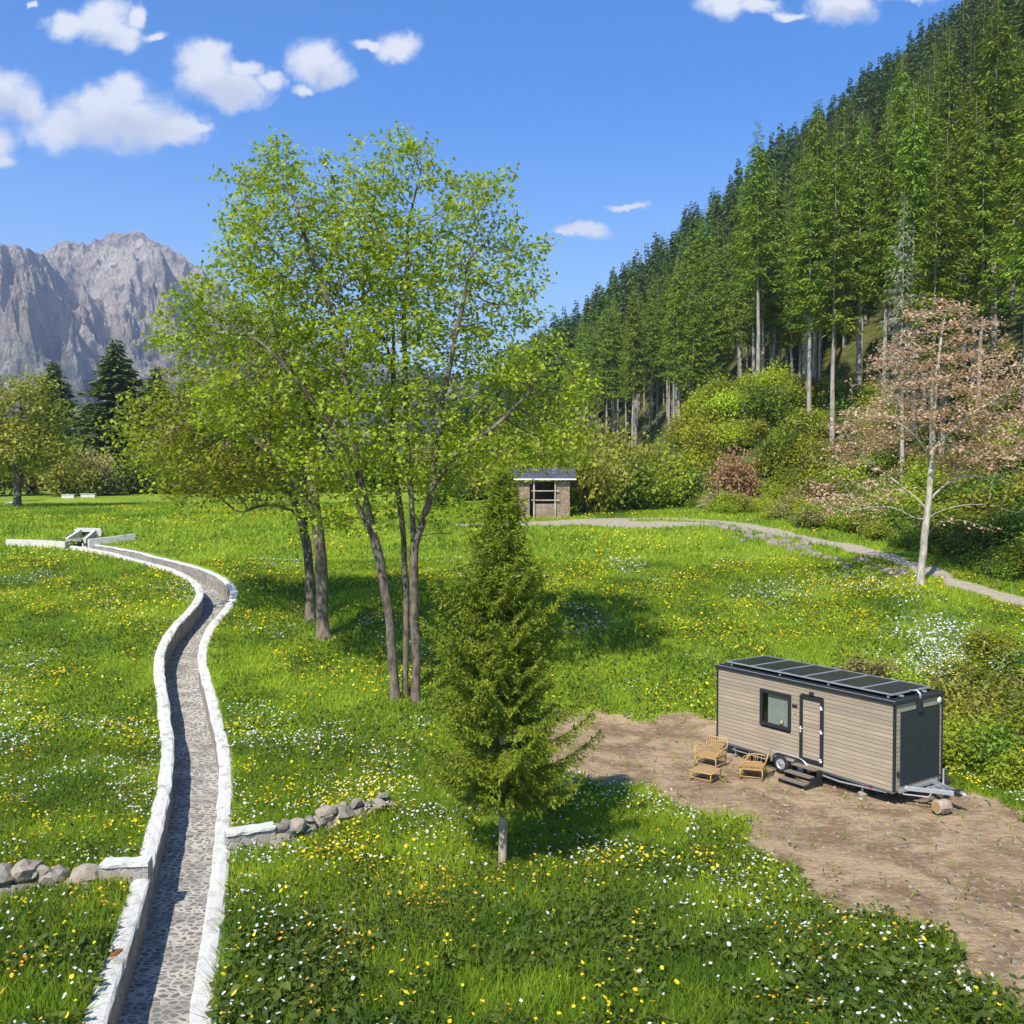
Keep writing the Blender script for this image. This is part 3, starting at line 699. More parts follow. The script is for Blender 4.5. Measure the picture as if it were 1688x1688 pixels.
px_tree('broadleaf_tree', 'thicker of two mossy trunked trees left of the tall multi-trunked tree', 'tree', b2, D2, [
    dict(ground=True, p=[(534, 1053, 0), (531, 960, 0), (524, 870, 0), (516, 800, 0), (500, 720, 0), (470, 640, 0), (430, 560, 0)]),
    dict(p=[(524, 870, 0), (490, 800, -.6), (430, 730, -1.5), (350, 680, -2)]),
    dict(p=[(516, 800, 0), (540, 720, .6), (560, 640, 1)])],
    [(350, 640, 90, 70), (300, 700, 70, 50), (430, 600, 110, 80), (400, 720, 130, 80), (520, 650, 90, 80), (340, 770, 80, 45), (480, 790, 90, 40, 0, .5)],
    3600, .29, .009, M['leaf_main'], M['bark'], leaf=(.22, .16), per=6, seed=7, step=.34, kill=.4, leafr=.026, spread=.3)
b3 = ground_px(511, 1024); D3 = float(b3[1])
px_tree('broadleaf_tree', 'thinner dark trunked tree rearmost of the pair in the meadow', 'tree', b3, D3, [
    dict(ground=True, p=[(512, 1025, 0), (511, 950, 0), (503, 890, 0), (492, 845, 0), (470, 790, 0), (420, 730, 0), (340, 690, 0)]),
    dict(p=[(492, 845, 0), (440, 830, -.4), (390, 850, -.8)]), dict(p=[(503, 880, 0), (505, 800, .5), (490, 720, 1)])],
    [(280, 720, 80, 45), (330, 790, 80, 45), (420, 800, 90, 45), (400, 690, 100, 60), (480, 720, 70, 60), (245, 690, 40, 40), (235, 740, 40, 30)],
    2600, .23, .009, M['leaf_main'], M['bark_dark'], leaf=(.22, .16), per=6, seed=9, step=.34, kill=.4, leafr=.026, spread=.3)
# --- pinkish tree by the path
b4 = ground_px(1518, 966); D4 = float(b4[1])
px_tree('pale_trunk_tree', 'pale trunked tree with layered pinkish brown foliage beside the dirt path', 'tree', b4, D4, [
    dict(ground=True, p=[(1518, 966, 0), (1522, 900, 0), (1530, 830, 0), (1537, 750, 0), (1540, 680, 0), (1546, 600, 0), (1556, 530, 0), (1562, 500, 0)]),
    dict(p=[(1522, 880, 0), (1570, 855, -.8), (1640, 875, -1.8)]), dict(p=[(1530, 835, 0), (1470, 790, .6), (1420, 750, 1)]),
    dict(p=[(1524, 860, 0), (1460, 835, -1), (1390, 845, -1.5)]), dict(p=[(1530, 820, 0), (1590, 785, 1), (1680, 800, 1.6)]),
    dict(p=[(1538, 740, 0), (1590, 690, -.6), (1640, 660, -1)]), dict(p=[(1538, 760, 0), (1500, 710, -1), (1460, 690, -1.5)]),
    dict(p=[(1526, 850, 0), (1600, 830, -1.2), (1690, 850, -2)])],
    [(1560, 535, 50, 35), (1505, 600, 60, 24), (1610, 600, 75, 22), (1560, 645, 100, 18), (1450, 690, 70, 22), (1640, 690, 80, 22), (1430, 740, 60, 18), (1620, 745, 90, 20), (1530, 700, 80, 22), (1410, 825, 60, 16, 0, .8), (1680, 640, 50, 18)],
    4200, .20, .008, M['leaf_pink'], M['bark_pale'], leaf=(.22, .13), per=8, seed=15, step=.36, kill=.42, leafr=.024, spread=.34, flat=1.0, trop=(0, 0, -.02), up=1.2, trunk_thr=.1)
# --- trees at the far left
b5 = ground_px(30, 838); D5 = float(b5[1])
px_tree('olive_tree', 'solitary olive green spring tree with dark trunk at the left edge', 'tree', b5, D5, [
    dict(ground=True, p=[(28, 838, 0), (30, 790, 0), (32, 740, 0), (34, 680, 0), (36, 630, 0)]),
    dict(p=[(30, 780, 0), (-10, 740, 0), (-40, 700, 0)]), dict(p=[(30, 775, 0), (70, 730, 0), (90, 690, 0)])],
    [(35, 690, 70, 70), (20, 740, 95, 45), (-40, 700, 60, 60), (75, 740, 50, 40)], 3600, .36, .014, M['leaf_olive'], M['bark_dark'], leaf=(.36, .25), per=12, seed=21, step=.5, kill=.62, leafr=.045, spread=.5, trunk_thr=.16)
# ------------------------------------------------------------------ conifers
def conifer(h, cs, rmax, rng, wsp=.6, nb=6, spray=.6, tr=.2, step=.38, sparse=0, droop=.5, pw=.8, wid=.42):
    """returns trunk builder, crown builder"""
    t = MB(); z = np.linspace(-.4, h, 9); wob = np.cumsum(rng.normal(size=(9, 2))*.05, 0); wob[0] = 0
    t.tube(np.c_[wob, z], tr*np.maximum(.03, (1-np.clip(z/h, 0, 1)))**1.15, 7, cap=False)
    c = MB(); zz = cs*h; C = []; D = []
    while zz < h-.1:
        f = (h-zz)/(h*(1-cs)); R = rmax*min(1., f**pw*1.05)*(.72+.45*rng.rand())*(1 if f < .85 else .75)
        cx = np.interp(zz, z, wob[:, 0]); cy = np.interp(zz, z, wob[:, 1])
        for k in range(nb):
            if rng.rand() < .12+sparse: continue
            a = rng.rand()*2*PI; L = R*(.65+.5*rng.rand()); s = np.arange(.15, max(L, .3), step)
            ca, sa = math.cos(a), math.sin(a); g = (s/max(L, .3))
            zp = zz-droop*s*.45*(1-.3*g)+.12*L*g**2+rng.normal()*.1
            P = np.c_[cx+ca*s, cy+sa*s, zp]
            for sd in (-1, 1, 0):
                dirv = np.array([ca*.75-sd*sa*.8, sa*.75+sd*ca*.8, -.18-.25*abs(sd)*droop])
                C.append(P+rng.normal(size=P.shape)*.07); D.append(np.tile(dirv/np.linalg.norm(dirv), (len(P), 1))*((1.15-.5*g)*min(1., .38+2.6*f))[:, None])
        zz += wsp*(.75+.5*rng.rand())*(.6+.4*f)
    C = np.vstack(C); D = np.vstack(D); ln = np.linalg.norm(D, axis=1)
    c.cards(C, spray*ln, spray*wid*ln, rng, .9, .22, D/ln[:, None])
    return t, c
protos = {}
def conifer_proto(key, n, needle, barkm, **k):
    L = []
    for i in range(n):
        rng = RS(hash(key) % 1000 if False else sum(map(ord, key))*7+i*13); t, c = conifer(rng=rng, **k)
        L.append((t.data('trunk', M[barkm], True), c.data('crown', M[needle])))
    protos[key] = L
conifer_proto('edge', 5, 'needle_mid', 'bark_conifer', h=24, cs=.40, rmax=2.8, tr=.22, spray=.50, step=.24, wsp=.46, nb=7, wid=.27)
conifer_proto('full', 5, 'needle_mid', 'bark_conifer', h=23, cs=.2, rmax=3.1, tr=.24, pw=1.0, spray=.54, step=.27, wsp=.50, nb=7, wid=.27)
conifer_proto('dark', 4, 'needle_dark', 'bark_conifer', h=23, pw=1., cs=.2, rmax=3.0, tr=.21, spray=.62, step=.34, wsp=.58, nb=7, wid=.3)
conifer_proto('broad', 3, 'needle_dark', 'bark_dark', h=20, cs=.06, rmax=5.0, tr=.3, spray=.95, step=.42, wsp=.55, nb=10, pw=.95)
conifer_proto('withered', 1, 'needle_pale', 'bark_pale', h=24, cs=.3, rmax=3.0, tr=.22, spray=.5, step=.3, wsp=.6, nb=7, sparse=.15, droop=.7, wid=.22)
def put_conifer(key, x, y, s, label, group=None, cat='conifer', name='conifer_tree', rng=random):
    t, c = rng.choice(protos[key]); e = empty(name, (x, y, gz(x, y)-.1), rng.random()*6.28, label, cat, group); e.scale = (s*rng.uniform(.9, 1.1),)*2+(s,)
    for nm, d in (('trunk', t), ('crown', c)):
        o = bpy.data.objects.new(nm, d); COL.objects.link(o); o.parent = e
    return e
rr = random.Random(8); cand = []
gxs = np.arange(-60, 250, 5.0)
for x in gxs:
    for y in np.arange(72, 345, 5.0):
        X_ = x+rr.uniform(-2.4, 2.4); Y_ = y+rr.uniform(-2.4, 2.4); u = X_/Y_
        if Y_ < 190 and rr.random() < .2: continue
        if u > .66 or u < -.14: continue
        pl = .8*X_+.2*Y_-34.5
        if pl < (11 if u > .255 else 13)+2.5*math.sin(X_*.21+Y_*.05): continue
        if Y_ < 90 and u < .40: continue
        if .10 < u < .25 and Y_ < 119: continue
        cand.append((Y_, X_, pl))
cand.sort()
wx_ = (1487-CX)/F*84; e = put_conifer('withered', wx_, 84, 1., 'pale withered conifer with sparse drooping branches above the pinkish tree', rng=rr)
e.scale = (1.0, 1.0, (CAMZ+485/F*84-gz(wx_, 84))/24.); e.name = 'withered_conifer'
far = []
for k, (Y_, X_, pl) in enumerate(cand):
    lim_ = (float(np.interp(X_/Y_, [-.2, .035, .16, .307, .452, .53, .7], [.12, .195, .305, .395, .49, .60, .75]))+rr.uniform(-.01, .022))*Y_+CAMZ-gz(X_, Y_)
    s = rr.uniform(.74, 1.22)*(1.28-.28*float(sstep(125, 215, Y_)))
    s = max(.5, min(s, lim_/23.5))
    if k < 298:
        if Y_ < 118 or (pl < 26): put_conifer('edge', X_, Y_, s, 'tall spruce with bare pale trunk at the lower edge of the hillside forest', 'spruces along the lower forest edge', rng=rr)
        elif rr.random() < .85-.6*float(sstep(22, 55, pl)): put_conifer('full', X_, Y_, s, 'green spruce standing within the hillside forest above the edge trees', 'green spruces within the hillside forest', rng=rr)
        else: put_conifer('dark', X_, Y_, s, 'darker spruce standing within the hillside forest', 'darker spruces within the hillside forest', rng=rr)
    else: far.append((X_, Y_, s))
# the rest of the forest, one object
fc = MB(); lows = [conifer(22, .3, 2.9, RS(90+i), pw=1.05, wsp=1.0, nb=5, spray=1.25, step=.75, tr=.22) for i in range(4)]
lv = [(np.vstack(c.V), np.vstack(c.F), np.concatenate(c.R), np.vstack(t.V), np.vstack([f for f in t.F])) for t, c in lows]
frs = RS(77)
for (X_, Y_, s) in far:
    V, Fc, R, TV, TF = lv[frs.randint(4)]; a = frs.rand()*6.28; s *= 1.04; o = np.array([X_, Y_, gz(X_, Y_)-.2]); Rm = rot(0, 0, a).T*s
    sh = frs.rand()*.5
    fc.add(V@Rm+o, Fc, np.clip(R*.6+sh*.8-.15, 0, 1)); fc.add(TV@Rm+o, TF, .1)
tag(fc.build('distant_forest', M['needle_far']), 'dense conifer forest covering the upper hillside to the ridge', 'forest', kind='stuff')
# dark spruces and broadleaves at the far left and behind the big tree
def by_px(px, d): return (px-CX)/F*d
left = [(192, 150, 1.08, 'broad', 'largest dark spruce of the left treeline below the mountain'), (88, 165, 1.0, 'broad', 'dark pointed spruce behind the olive tree at far left'),
        (262, 168, .98, 'broad', 'dark spruce just right of the largest dark spruce'), (310, 175, .9, 'broad', 'dark spruce half hidden by the big tree crown')]
for px, d, s, key, lb in left:
    e = put_conifer(key, by_px(px, d), d, s, lb, rng=rr); e.scale = (s*2.1, s*2.1, s*1.12)
for px, d, s in [(140, 182, .72), (230, 185, .8), (345, 178, .82), (400, 185, .85), (455, 190, .8), (510, 180, .75), (-40, 175, .8), (20, 185, .7), (560, 195, .8), (620, 200, .85), (690, 205, .9), (740, 210, 1.), (790, 205, .95), (835, 195, 1.0)]:
    put_conifer('broad', by_px(px, d), d, s, 'dark conifer in the treeline behind the meadow', 'dark conifers of the far treeline', rng=rr)
# ------------------------------------------------------------------ generic small trees and shrubs
def shrub_data(h, r, seed, mat, nst=26, per=60, leaf=(.3, .2), open_=.5, barkm='bark_dark'):
    rng = RS(seed); st = MB(); lf = MB(); C = []
    for i in range(nst):
        a = rng.rand()*2*PI; rr_ = r*rng.rand()**.5; hh = h*(1-.55*(rr_/r)**2)*(.65+.45*rng.rand())
        t = np.linspace(0, 1, 6)[:, None]; P = np.c_[np.cos(a)*rr_*t**1.2, np.sin(a)*rr_*t**1.2, hh*t]+rng.normal(size=(6, 3))*.06*np.array([1, 1, 0])
        P[0, :2] *= 0; P[0, :2] += rng.normal(size=2)*r*.12; P[0, 2] = -.1
        st.tube(P, np.linspace(.045, .012, 6)*max(h/3, .5), 3, cap=False)
        tt_ = open_*rng.rand(per)**.8+(1-open_)*rng.rand(per); tt_ = .25+.75*tt_
        q = np.stack([np.interp(tt_, t[:, 0], P[:, k]) for k in range(3)], 1)+rng.normal(size=(per, 3))*r*.17*np.array([1, 1, .8]); C.append(q)
    C = np.vstack(C); C[:, 2] = np.abs(C[:, 2])
    lf.cards(C, leaf[0], leaf[1], rng, .5, .2)
    return st.data('stems', M[barkm], True), lf.data('foliage', M[mat])
SH = {}
for key, mat in (('rust', 'leaf_rust'), ('lime', 'leaf_lime'), ('green', 'leaf_green'), ('olive', 'leaf_olive'), ('tan', 'leaf_tan'), ('pink', 'leaf_pink'), ('main', 'leaf_main')):
    SH[key] = [shrub_data(3.2, 2.4, 100+i*7+len(SH)*31, mat, 30, 110 if key != 'tan' else 75, (.23, .15)) for i in range(3)]
def put_shrub(key, x, y, s, label, group=None, sz=None, rng=rr, name='shrub', cat='shrub'):
    t, c = rng.choice(SH[key]); e = empty(name, (x, y, gz(x, y)-.05), rng.random()*6.28, label, cat, group); e.scale = (s, s, sz or s)
    for nm, d in (('stems', t), ('foliage', c)):
        o = bpy.data.objects.new(nm, d); COL.objects.link(o); o.parent = e
    return e
def shrub_px(key, px, py, s, label, group, sz=None, **k):
    g = ground_px(px, py); return put_shrub(key, g[0], g[1], s, label, group, sz, **k)
# lime thicket on the spur
r3 = random.Random(33)
for k in range(34):
    x = r3.uniform(11, 31); y = r3.uniform(97, 119)
    sc = r3.uniform(.8, 1.45); put_shrub('lime' if r3.random() < .93 else 'main', x, y, sc, 'bright lime green bush in the thicket below the bare spruce trunks', 'lime bushes of the hillside thicket', sc*1.1)
for px, d, s in [(1262, 104, 1.3), (1290, 98, 1.3)]:
    put_shrub('green', by_px(px, d), d, s, 'darker green bush beside the lime thicket on the slope', 'darker bushes beside the lime thicket', s*1.1)
b6x = by_px(1206, 92)
pt = put_shrub('rust', b6x, 92, 1.25, 'small rust pink leaved tree on the slope beside the lime thicket', None, 1.9, name='small_tree', cat='tree')
# shrubs beside the hut
for px, py, s, sz, key in [(968, 848, 1.5, 2.3, 'olive'), (1000, 842, 1.7, 2.2, 'olive'), (1035, 842, 1.6, 1.7, 'green'), (1070, 840, 1.5, 1.7, 'main'), (1105, 838, 1.5, 1.7, 'main'), (1140, 838, 1.3, 1.4, 'green'), (1025, 815, 1.6, 2.5, 'olive'), (985, 815, 1.4, 2.6, 'tan'), (1060, 810, 1.7, 2.3, 'olive'), (1100, 806, 1.5, 2.0, 'main')]:
    g = ground_px(px, py); dd = min(g[1], 96)
    put_shrub(key, by_px(px, dd), dd, s, {'olive': 'tall olive shrub right of the stone hut', 'green': 'dark green shrub low in the clump right of the hut', 'main': 'fresh green shrub in the clump right of the hut', 'tan': 'brownish twiggy shrub just right of the stone hut'}[key], 'shrubs in the clump right of the hut', sz)
r2 = random.Random(12)
# slope vegetation between path and forest
n = 0
while n < 300:
    u = r2.uniform(.12, .62); d = r2.uniform(56, 116); x = u*d; pl = .8*x+.2*d-34.5
    if pl < -3 or pl > 22 or pdist([x], [d], PATH)[0] < 3.0: continue
    if pl > 17 and r2.random() < .6: continue
    key = r2.choices(['green', 'main', 'olive', 'tan', 'lime'], [4, 3.4, 3, 1.4, 1.6])[0]
    if u > .45: key = r2.choices(['green', 'main', 'olive'], [6, 3, 2])[0]
    s = r2.uniform(.6, 1.35)*(1 if pl > 2 else .6)
    put_shrub(key, x, d, s, {'green': 'dark green bush on the slope above the dirt path', 'main': 'fresh green bush on the slope above the dirt path', 'olive': 'olive bush on the slope above the dirt path', 'tan': 'brownish twiggy bush on the slope above the dirt path', 'lime': 'yellow green bush on the slope above the dirt path'}[key],
              {'green': 'dark green bushes on the slope', 'main': 'fresh green bushes on the slope', 'olive': 'olive bushes on the slope', 'tan': 'brownish bushes on the slope', 'lime': 'yellow green bushes on the slope'}[key], s*r2.uniform(.6, 1.0)); n += 1
# pampas-like dry grass
gp = at(1185, 800, 88); m_ = MB(); rg = RS(5); nb_ = 260; a = rg.rand(nb_)*6.28; el = .35+rg.rand(nb_)*1.1; D_ = np.c_[np.cos(a)*np.cos(el), np.sin(a)*np.cos(el), np.sin(el)]
m_.cards(np.zeros((nb_, 3)), 2.3, .07, rg, .1, .35, D_)
tag(m_.build('dry_grass_clump', M['hay'], loc=(gp[0], gp[1], gz(gp[0], gp[1])+.3)), 'pale straw coloured tuft of dry grass on the slope', 'grass clump')
# left treeline broadleaves
for px, d, s, key in [(-20, 128, 2.3, 'olive'), (55, 132, 2.0, 'olive'), (110, 128, 2.0, 'olive'), (150, 130, 1.7, 'tan'), (175, 135, 1.6, 'olive'), (225, 138, 1.7, 'green'), (260, 140, 1.9, 'green'), (300, 138, 1.8, 'green'), (330, 146, 2.2, 'green'), (130, 146, 2.3, 'green'), (370, 142, 2.0, 'main'), (420, 140, 2.1, 'olive'), (470, 145, 2.3, 'green'),
                      (520, 150, 2.3, 'olive'), (580, 150, 2.3, 'main'), (640, 155, 2.3, 'green'), (700, 150, 2.2, 'olive'), (745, 118, 1.5, 'green'), (770, 130, 2.3, 'main'), (800, 120, 2.2, 'main'), (830, 112, 2.2, 'olive'), (870, 105, 2.1, 'main'), (905, 100, 2.2, 'main'), (940, 97, 2.4, 'main'), (960, 108, 2.8, 'olive'), (900, 125, 3., 'green'), (730, 95, 1.1, 'green'), (850, 140, 3.0, 'green')]:
    lb = {'olive': 'yellowish olive bushy tree along the far edge of the meadow', 'green': 'dark green bushy tree along the far edge of the meadow', 'main': 'fresh green bushy tree along the far edge of the meadow', 'tan': 'brownish bushy tree at the far left meadow edge'}[key]
    put_shrub(key, by_px(px, d), d, s, lb, key+' bushy trees at the meadow edge' if key != 'main' else 'fresh green bushy trees at the meadow edge', s*1.25, name='bushy_tree', cat='tree')
# bushes behind the trailer
for x, y, s, sz, key in [(13.2, 38.0, .55, .5, 'tan'), (14.4, 38.8, .6, .6, 'tan'), (15.6, 37.6, .6, .5, 'olive'), (16.4, 39.6, .7, .6, 'main'), (14.9, 35.8, .55, .5, 'green'), (16.0, 35.0, .6, .5, 'main'), (17.2, 36.4, .7, .6, 'olive'),
                         (15.4, 33.0, .55, .52, 'main'), (16.4, 32.2, .6, .6, 'green'), (16.2, 30.9, .5, .45, 'main'), (17.4, 33.8, .7, .6, 'main'), (18.6, 35.8, .7, .6, 'olive'), (17.5, 31.2, .6, .5, 'green'), (18.8, 39.5, .7, .55, 'green'), (12.2, 39.2, .45, .4, 'green'), (17.8, 29.4, .45, .35, 'green'), (18.5, 33.2, .9, .8, 'main'), (19.6, 35.0, .9, .85, 'green'), (17.2, 38.2, .8, .7, 'olive'), (19.5, 41, .8, .5, 'main'), (21.5, 43, .8, .5, 'main'), (20.5, 37.5, .9, .8, 'olive'), (22.5, 40.5, .9, .6, 'green'), (19.4, 31.5, .7, .6, 'main'), (13.8, 40.5, .6, .4, 'tan'), (15.6, 41.5, .7, .45, 'tan')]:
    lb = {'tan': 'brown twiggy bramble behind the wooden trailer', 'olive': 'yellowish bramble bush behind the wooden trailer', 'main': 'fresh green bramble bush behind the wooden trailer', 'green': 'dark green bramble bush behind the wooden trailer'}[key]
    put_shrub(key, x, y, s, lb, {'tan': 'brown brambles behind the trailer', 'olive': 'yellowish brambles behind the trailer', 'main': 'fresh green brambles behind the trailer', 'green': 'dark green brambles behind the trailer'}[key], sz, name='bramble_bush')
# ------------------------------------------------------------------ young spruce in front
def young_spruce():
    b = ground_px(828, 1432); rng = RS(31); h = 10.1; e = empty('young_spruce', b, 0, 'young bright green spruce with bare pale lower trunk in front meadow', 'tree')
    t = MB(); z = np.linspace(-.2, h, 14); wob = np.c_[.03*np.sin(z*.7), .03*np.cos(z*.9)]
    t.tube(np.c_[wob, z], .125*(1-.9*np.clip(z/h, 0, 1)), 10, cap=False, rough=.05); t.build('trunk', M['bark_young'], e, True)
    prof_z = [1.8, 2.2, 2.8, 3.6, 5.0, 6.2, 7.4, 8.4, 9.4, 10.3]; prof_r = [1.3, 2.05, 2.45, 2.25, 1.85, 1.5, 1.08, .68, .31, .04]
    br = MB(); C = []; D = []; Ls = []; zz = 2.1
    while zz < h-.05:
        R = np.interp(zz, prof_z, prof_r); nb = rng.randint(8, 12)
        for k in range(nb):
            a = 2*PI*(k+rng.rand()*.8)/nb+zz*2.1; L = R*(.48+.62*rng.rand())
            if rng.rand() < .12: L = R*1.25
            el0 = np.interp(zz, [1.4, 5, 9, 10.3], [-.02, .2, .6, 1.2])+rng.normal()*.08
            n_ = max(5, int(L/.06)); s = np.linspace(0, L, n_); g = s/L
            hz = s*math.cos(el0); up = s*math.sin(el0)-.22*L*g*(1-g)*1.6+.20*L*g**2.4
            ca, sa = math.cos(a), math.sin(a); jit = np.cumsum(rng.normal(size=(n_, 2))*.008, 0)
            P = np.c_[ca*hz+jit[:, 0], sa*hz+jit[:, 1], zz+up]
            br.tube(P[::2] if n_ > 6 else P, np.linspace(.022*max(.4, L/2), .004, len(P[::2] if n_ > 6 else P)), 3, cap=False)
            T = np.gradient(P, axis=0); T /= np.linalg.norm(T, axis=1)[:, None]
            side = np.array([-sa, ca, 0])
            for i in range(1, n_):
                gi = g[i]; tl = min(.62, .14+.50*(1-gi)*min(1, gi*4+.25))*min(1, L/1.2+.25)*(.7+.6*rng.rand())
                for sd in (-1, 1):
                    if rng.rand() < .12: continue
                    dv = T[i]*.75+side*sd*.75+np.array([0, 0, -.35-.40*rng.rand()]); dv /= np.linalg.norm(dv)
                    m = max(2, int(tl/.075)); q = P[i]+dv*np.linspace(0, tl, m)[:, None]; q[:, 2] -= .12*np.linspace(0, 1, m)**2*tl
                    C.append(q); D.append(np.tile(dv, (m, 1)))
            C.append(P); D.append(T)
        zz += .39*(.75+.5*rng.rand())*(.72+.34*R)
    br.build('branches', M['bark_dark'], e, True)
    C = np.vstack(C); D = np.vstack(D); lf = MB()
    for q in range(5):
        DD = D+rng.normal(size=D.shape)*.42; lf.cards(C+rng.normal(size=C.shape)*.012, .125, .031, rng, .3, .1, DD)
    lf.build('crown', M['needle_young'], e)
young_spruce()
# ------------------------------------------------------------------ the trailer house
TC = np.array([10.57, 32.6]); TA = math.atan2(-.826, .563); L, W = 7.26, 2.5; Z0, Z1 = .45, 3.20
def tw(lx, ly): c, s = math.cos(TA), math.sin(TA); return np.array([TC[0]+c*lx-s*ly, TC[1]+s*lx+c*ly])
def trailer():
    T = empty('trailer_house', (TC[0], TC[1], 0), TA, 'wood clad tiny house on a trailer standing on bare earth', 'tiny house')
    hx, hy = L/2, W/2
    s2x = lambda s: -hx+s
    # window and door openings
    wx0, wx1, wz0, wz1 = s2x(2.03), s2x(3.36), 1.47, 2.70
    dx0, dx1, dz0, dz1 = s2x(3.74), s2x(4.68), .62, 2.80
    rng = RS(2)
    def boards(mb, x0, x1, z0, z1, cut, put):
        n = 20; p = (Z1-.1-Z0)/n
        for k in range(n):
            a, b_ = Z0+k*p+.009, Z0+(k+1)*p-.006
            if b_ < z0 or a > z1: continue
            segs = [(x0, x1)]
            for (cx0, cx1, cz0, cz1) in cut:
                if b_ > cz0 and a < cz1:
                    ns = []
                    for (q0, q1) in segs:
                        if cx0 > q0: ns.append((q0, min(q1, cx0)))
                        if cx1 < q1: ns.append((max(q0, cx1), q1))
                    segs = ns
            r = rng.rand()
            for (q0, q1) in segs:
                if q1-q0 > .01: put(mb, q0, q1, a, b_, r)
    m_ = MB(); win = (wx0+.03, wx1-.03, wz0+.03, wz1-.03)
    boards(m_, -hx+.05, hx-.05, Z0, Z1, [win, (dx0+.02, dx1-.02, dz0-.01, dz1-.02)], lambda mb, a, b_, c, d, r: mb.box(((a+b_)/2, -hy+.012, (c+d)/2), (b_-a, .025, d-c), rnd=r, rx=.02))
    m_.build('side_cladding', M['larch'], T, bevel=.003)
    m_ = MB(); boards(m_, -hx+.05, hx-.05, Z0, Z1, [], lambda mb, a, b_, c, d, r: mb.box(((a+b_)/2, hy-.012, (c+d)/2), (b_-a, .025, d-c), rnd=r, rx=-.02)); m_.build('side_cladding', M['larch'], T)
    ey0, ey1, ez0, ez1 = -.97, 1.06, .60, 2.80
    m_ = MB(); boards(m_, -hy+.05, hy-.05, Z0, Z1, [(ey0, ey1, ez0, ez1)], lambda mb, a, b_, c, d, r: mb.box((hx-.012, (a+b_)/2, (c+d)/2), (.025, b_-a, d-c), rnd=r, ry=.02)); m_.build('end_cladding', M['larch_end'], T, bevel=.003)
    m_ = MB(); boards(m_, -hy+.05, hy-.05, Z0, Z1, [], lambda mb, a, b_, c, d, r: mb.box((-hx+.012, (a+b_)/2, (c+d)/2), (.025, b_-a, d-c), rnd=r, ry=-.02)); m_.build('end_cladding', M['larch_end'], T)
    # dark backing shell (with the window opening) and floor
    m_ = MB(); y_ = -hy+.045
    for (a, b_, c, d) in ((-hx+.03, wx0+.03, Z0, Z1-.06), (wx1-.03, hx-.03, Z0, Z1-.06), (wx0+.031, wx1-.031, Z0, wz0+.03), (wx0+.031, wx1-.031, wz1-.03, Z1-.06)): m_.box(((a+b_)/2, y_, (c+d)/2), (b_-a, .03, d-c))
    m_.box((0, hy-.045, (Z0+Z1)/2-.03), (L-.06, .03, Z1-Z0-.06)); m_.box((hx-.05, 0, (Z0+Z1)/2-.03), (.03, W-.13, Z1-Z0-.06)); m_.box((-hx+.05, 0, (Z0+Z1)/2-.03), (.03, W-.13, Z1-Z0-.06)); m_.box((0, 0, Z0+.03), (L-.14, W-.13, .05))
    m_.build('shell', M['black'], T)
    m_ = MB()
    for sx_ in (-1, 1):
        for sy_ in (-1, 1): m_.box((sx_*(hx-.018), sy_*(hy-.018), (Z0+Z1)/2-.03), (.075, .075, Z1-Z0-.07))
    m_.build('corner_trim', M['black'], T, bevel=.005)
    m_ = MB()
    for sy_ in (-1, 1): m_.box((0, sy_*hy, Z1-.045), (L+.10, .11, .12))
    for sx_ in (-1, 1): m_.box((sx_*hx, 0, Z1-.045), (.10, W-.115, .12))
    m_.build('roof_trim', M['black'], T, bevel=.006)
    m_ = MB(); m_.box((0, 0, Z1-.02), (L-.12, W-.12, .05)); m_.box((0, -hy+.13, Z1+.02), (L-.2, .05, .05)); m_.box((0, hy-.13, Z1+.02), (L-.2, .05, .05)); m_.build('roof', M['black'], T)
    m_ = MB(); m_.box((0, -hy-.045, Z1+.022), (L+.08, .03, .012)); m_.build('gutter_edge', M['steel'], T)
    pw_ = 1.125
    for k in range(6):
        cx_ = -hx+.36+pw_*(k+.5)-.12
        m_ = MB(); m_.box((0, 0, 0), (pw_-.06, 2.0, .03)); p = m_.build('solar_panel', M['solar'], T, loc=(cx_, 0.02, Z1+.135)); p.rotation_euler = (0, 0, 0)
        m_ = MB()
        for s_ in (-1, 1): m_.box((s_*(pw_-.035)/2, 0, .004), (.035, 2.07, .045)); m_.box((0, s_*1.018, .004), (pw_-.072, .035, .045))
        m_.build('panel_frame', M['steel'], p)
    m_ = MB()
    for y__ in (-.6, .6): m_.box((0, y__, Z1+.07), (L-.3, .05, .06))
    for x__ in (-3.2, -1, 1, 3.2):
        for y__ in (-.95, .95): m_.box((x__, y__, Z1+.05), (.06, .06, .1))
    m_.build('panel_rails', M['steel'], T)
    # window
    w = MB(); y_ = -hy-.008; fw = .11
    w.box(((wx0+wx1)/2, y_, wz0+fw/2), (wx1-wx0, .09, fw)); w.box(((wx0+wx1)/2, y_, wz1-fw/2), (wx1-wx0, .09, fw))
    for xx in (wx0+fw/2, wx1-fw/2): w.box((xx, y_, (wz0+wz1)/2), (fw, .086, wz1-wz0-2*fw))
    wf = w.build('window', M['black'], T, bevel=.006)
    m_ = MB(); m_.box(((wx0+wx1)/2, -hy+.01, (wz0+wz1)/2), (wx1-wx0-2*fw+.01, .008, wz1-wz0-2*fw+.01)); m_.build('pane', M['glass'], wf)
    m_ = MB(); m_.box(((wx0+wx1)/2+.12, -hy+.065, (wz0+wz1)/2), (wx1-wx0-.34, .01, wz1-wz0-.05)); m_.build('blind', M['interior'], wf)
    m_ = MB(); m_.lathe([(0, 0), (.05, 0), (.08, .05), (.05, .12), (0, .13)], (wx1-.42, -hy+.03, wz0+.16), n=12); m_.build('lamp_ornament', M['hay'], wf, True)
    # door
    m_ = MB(); fw = .12
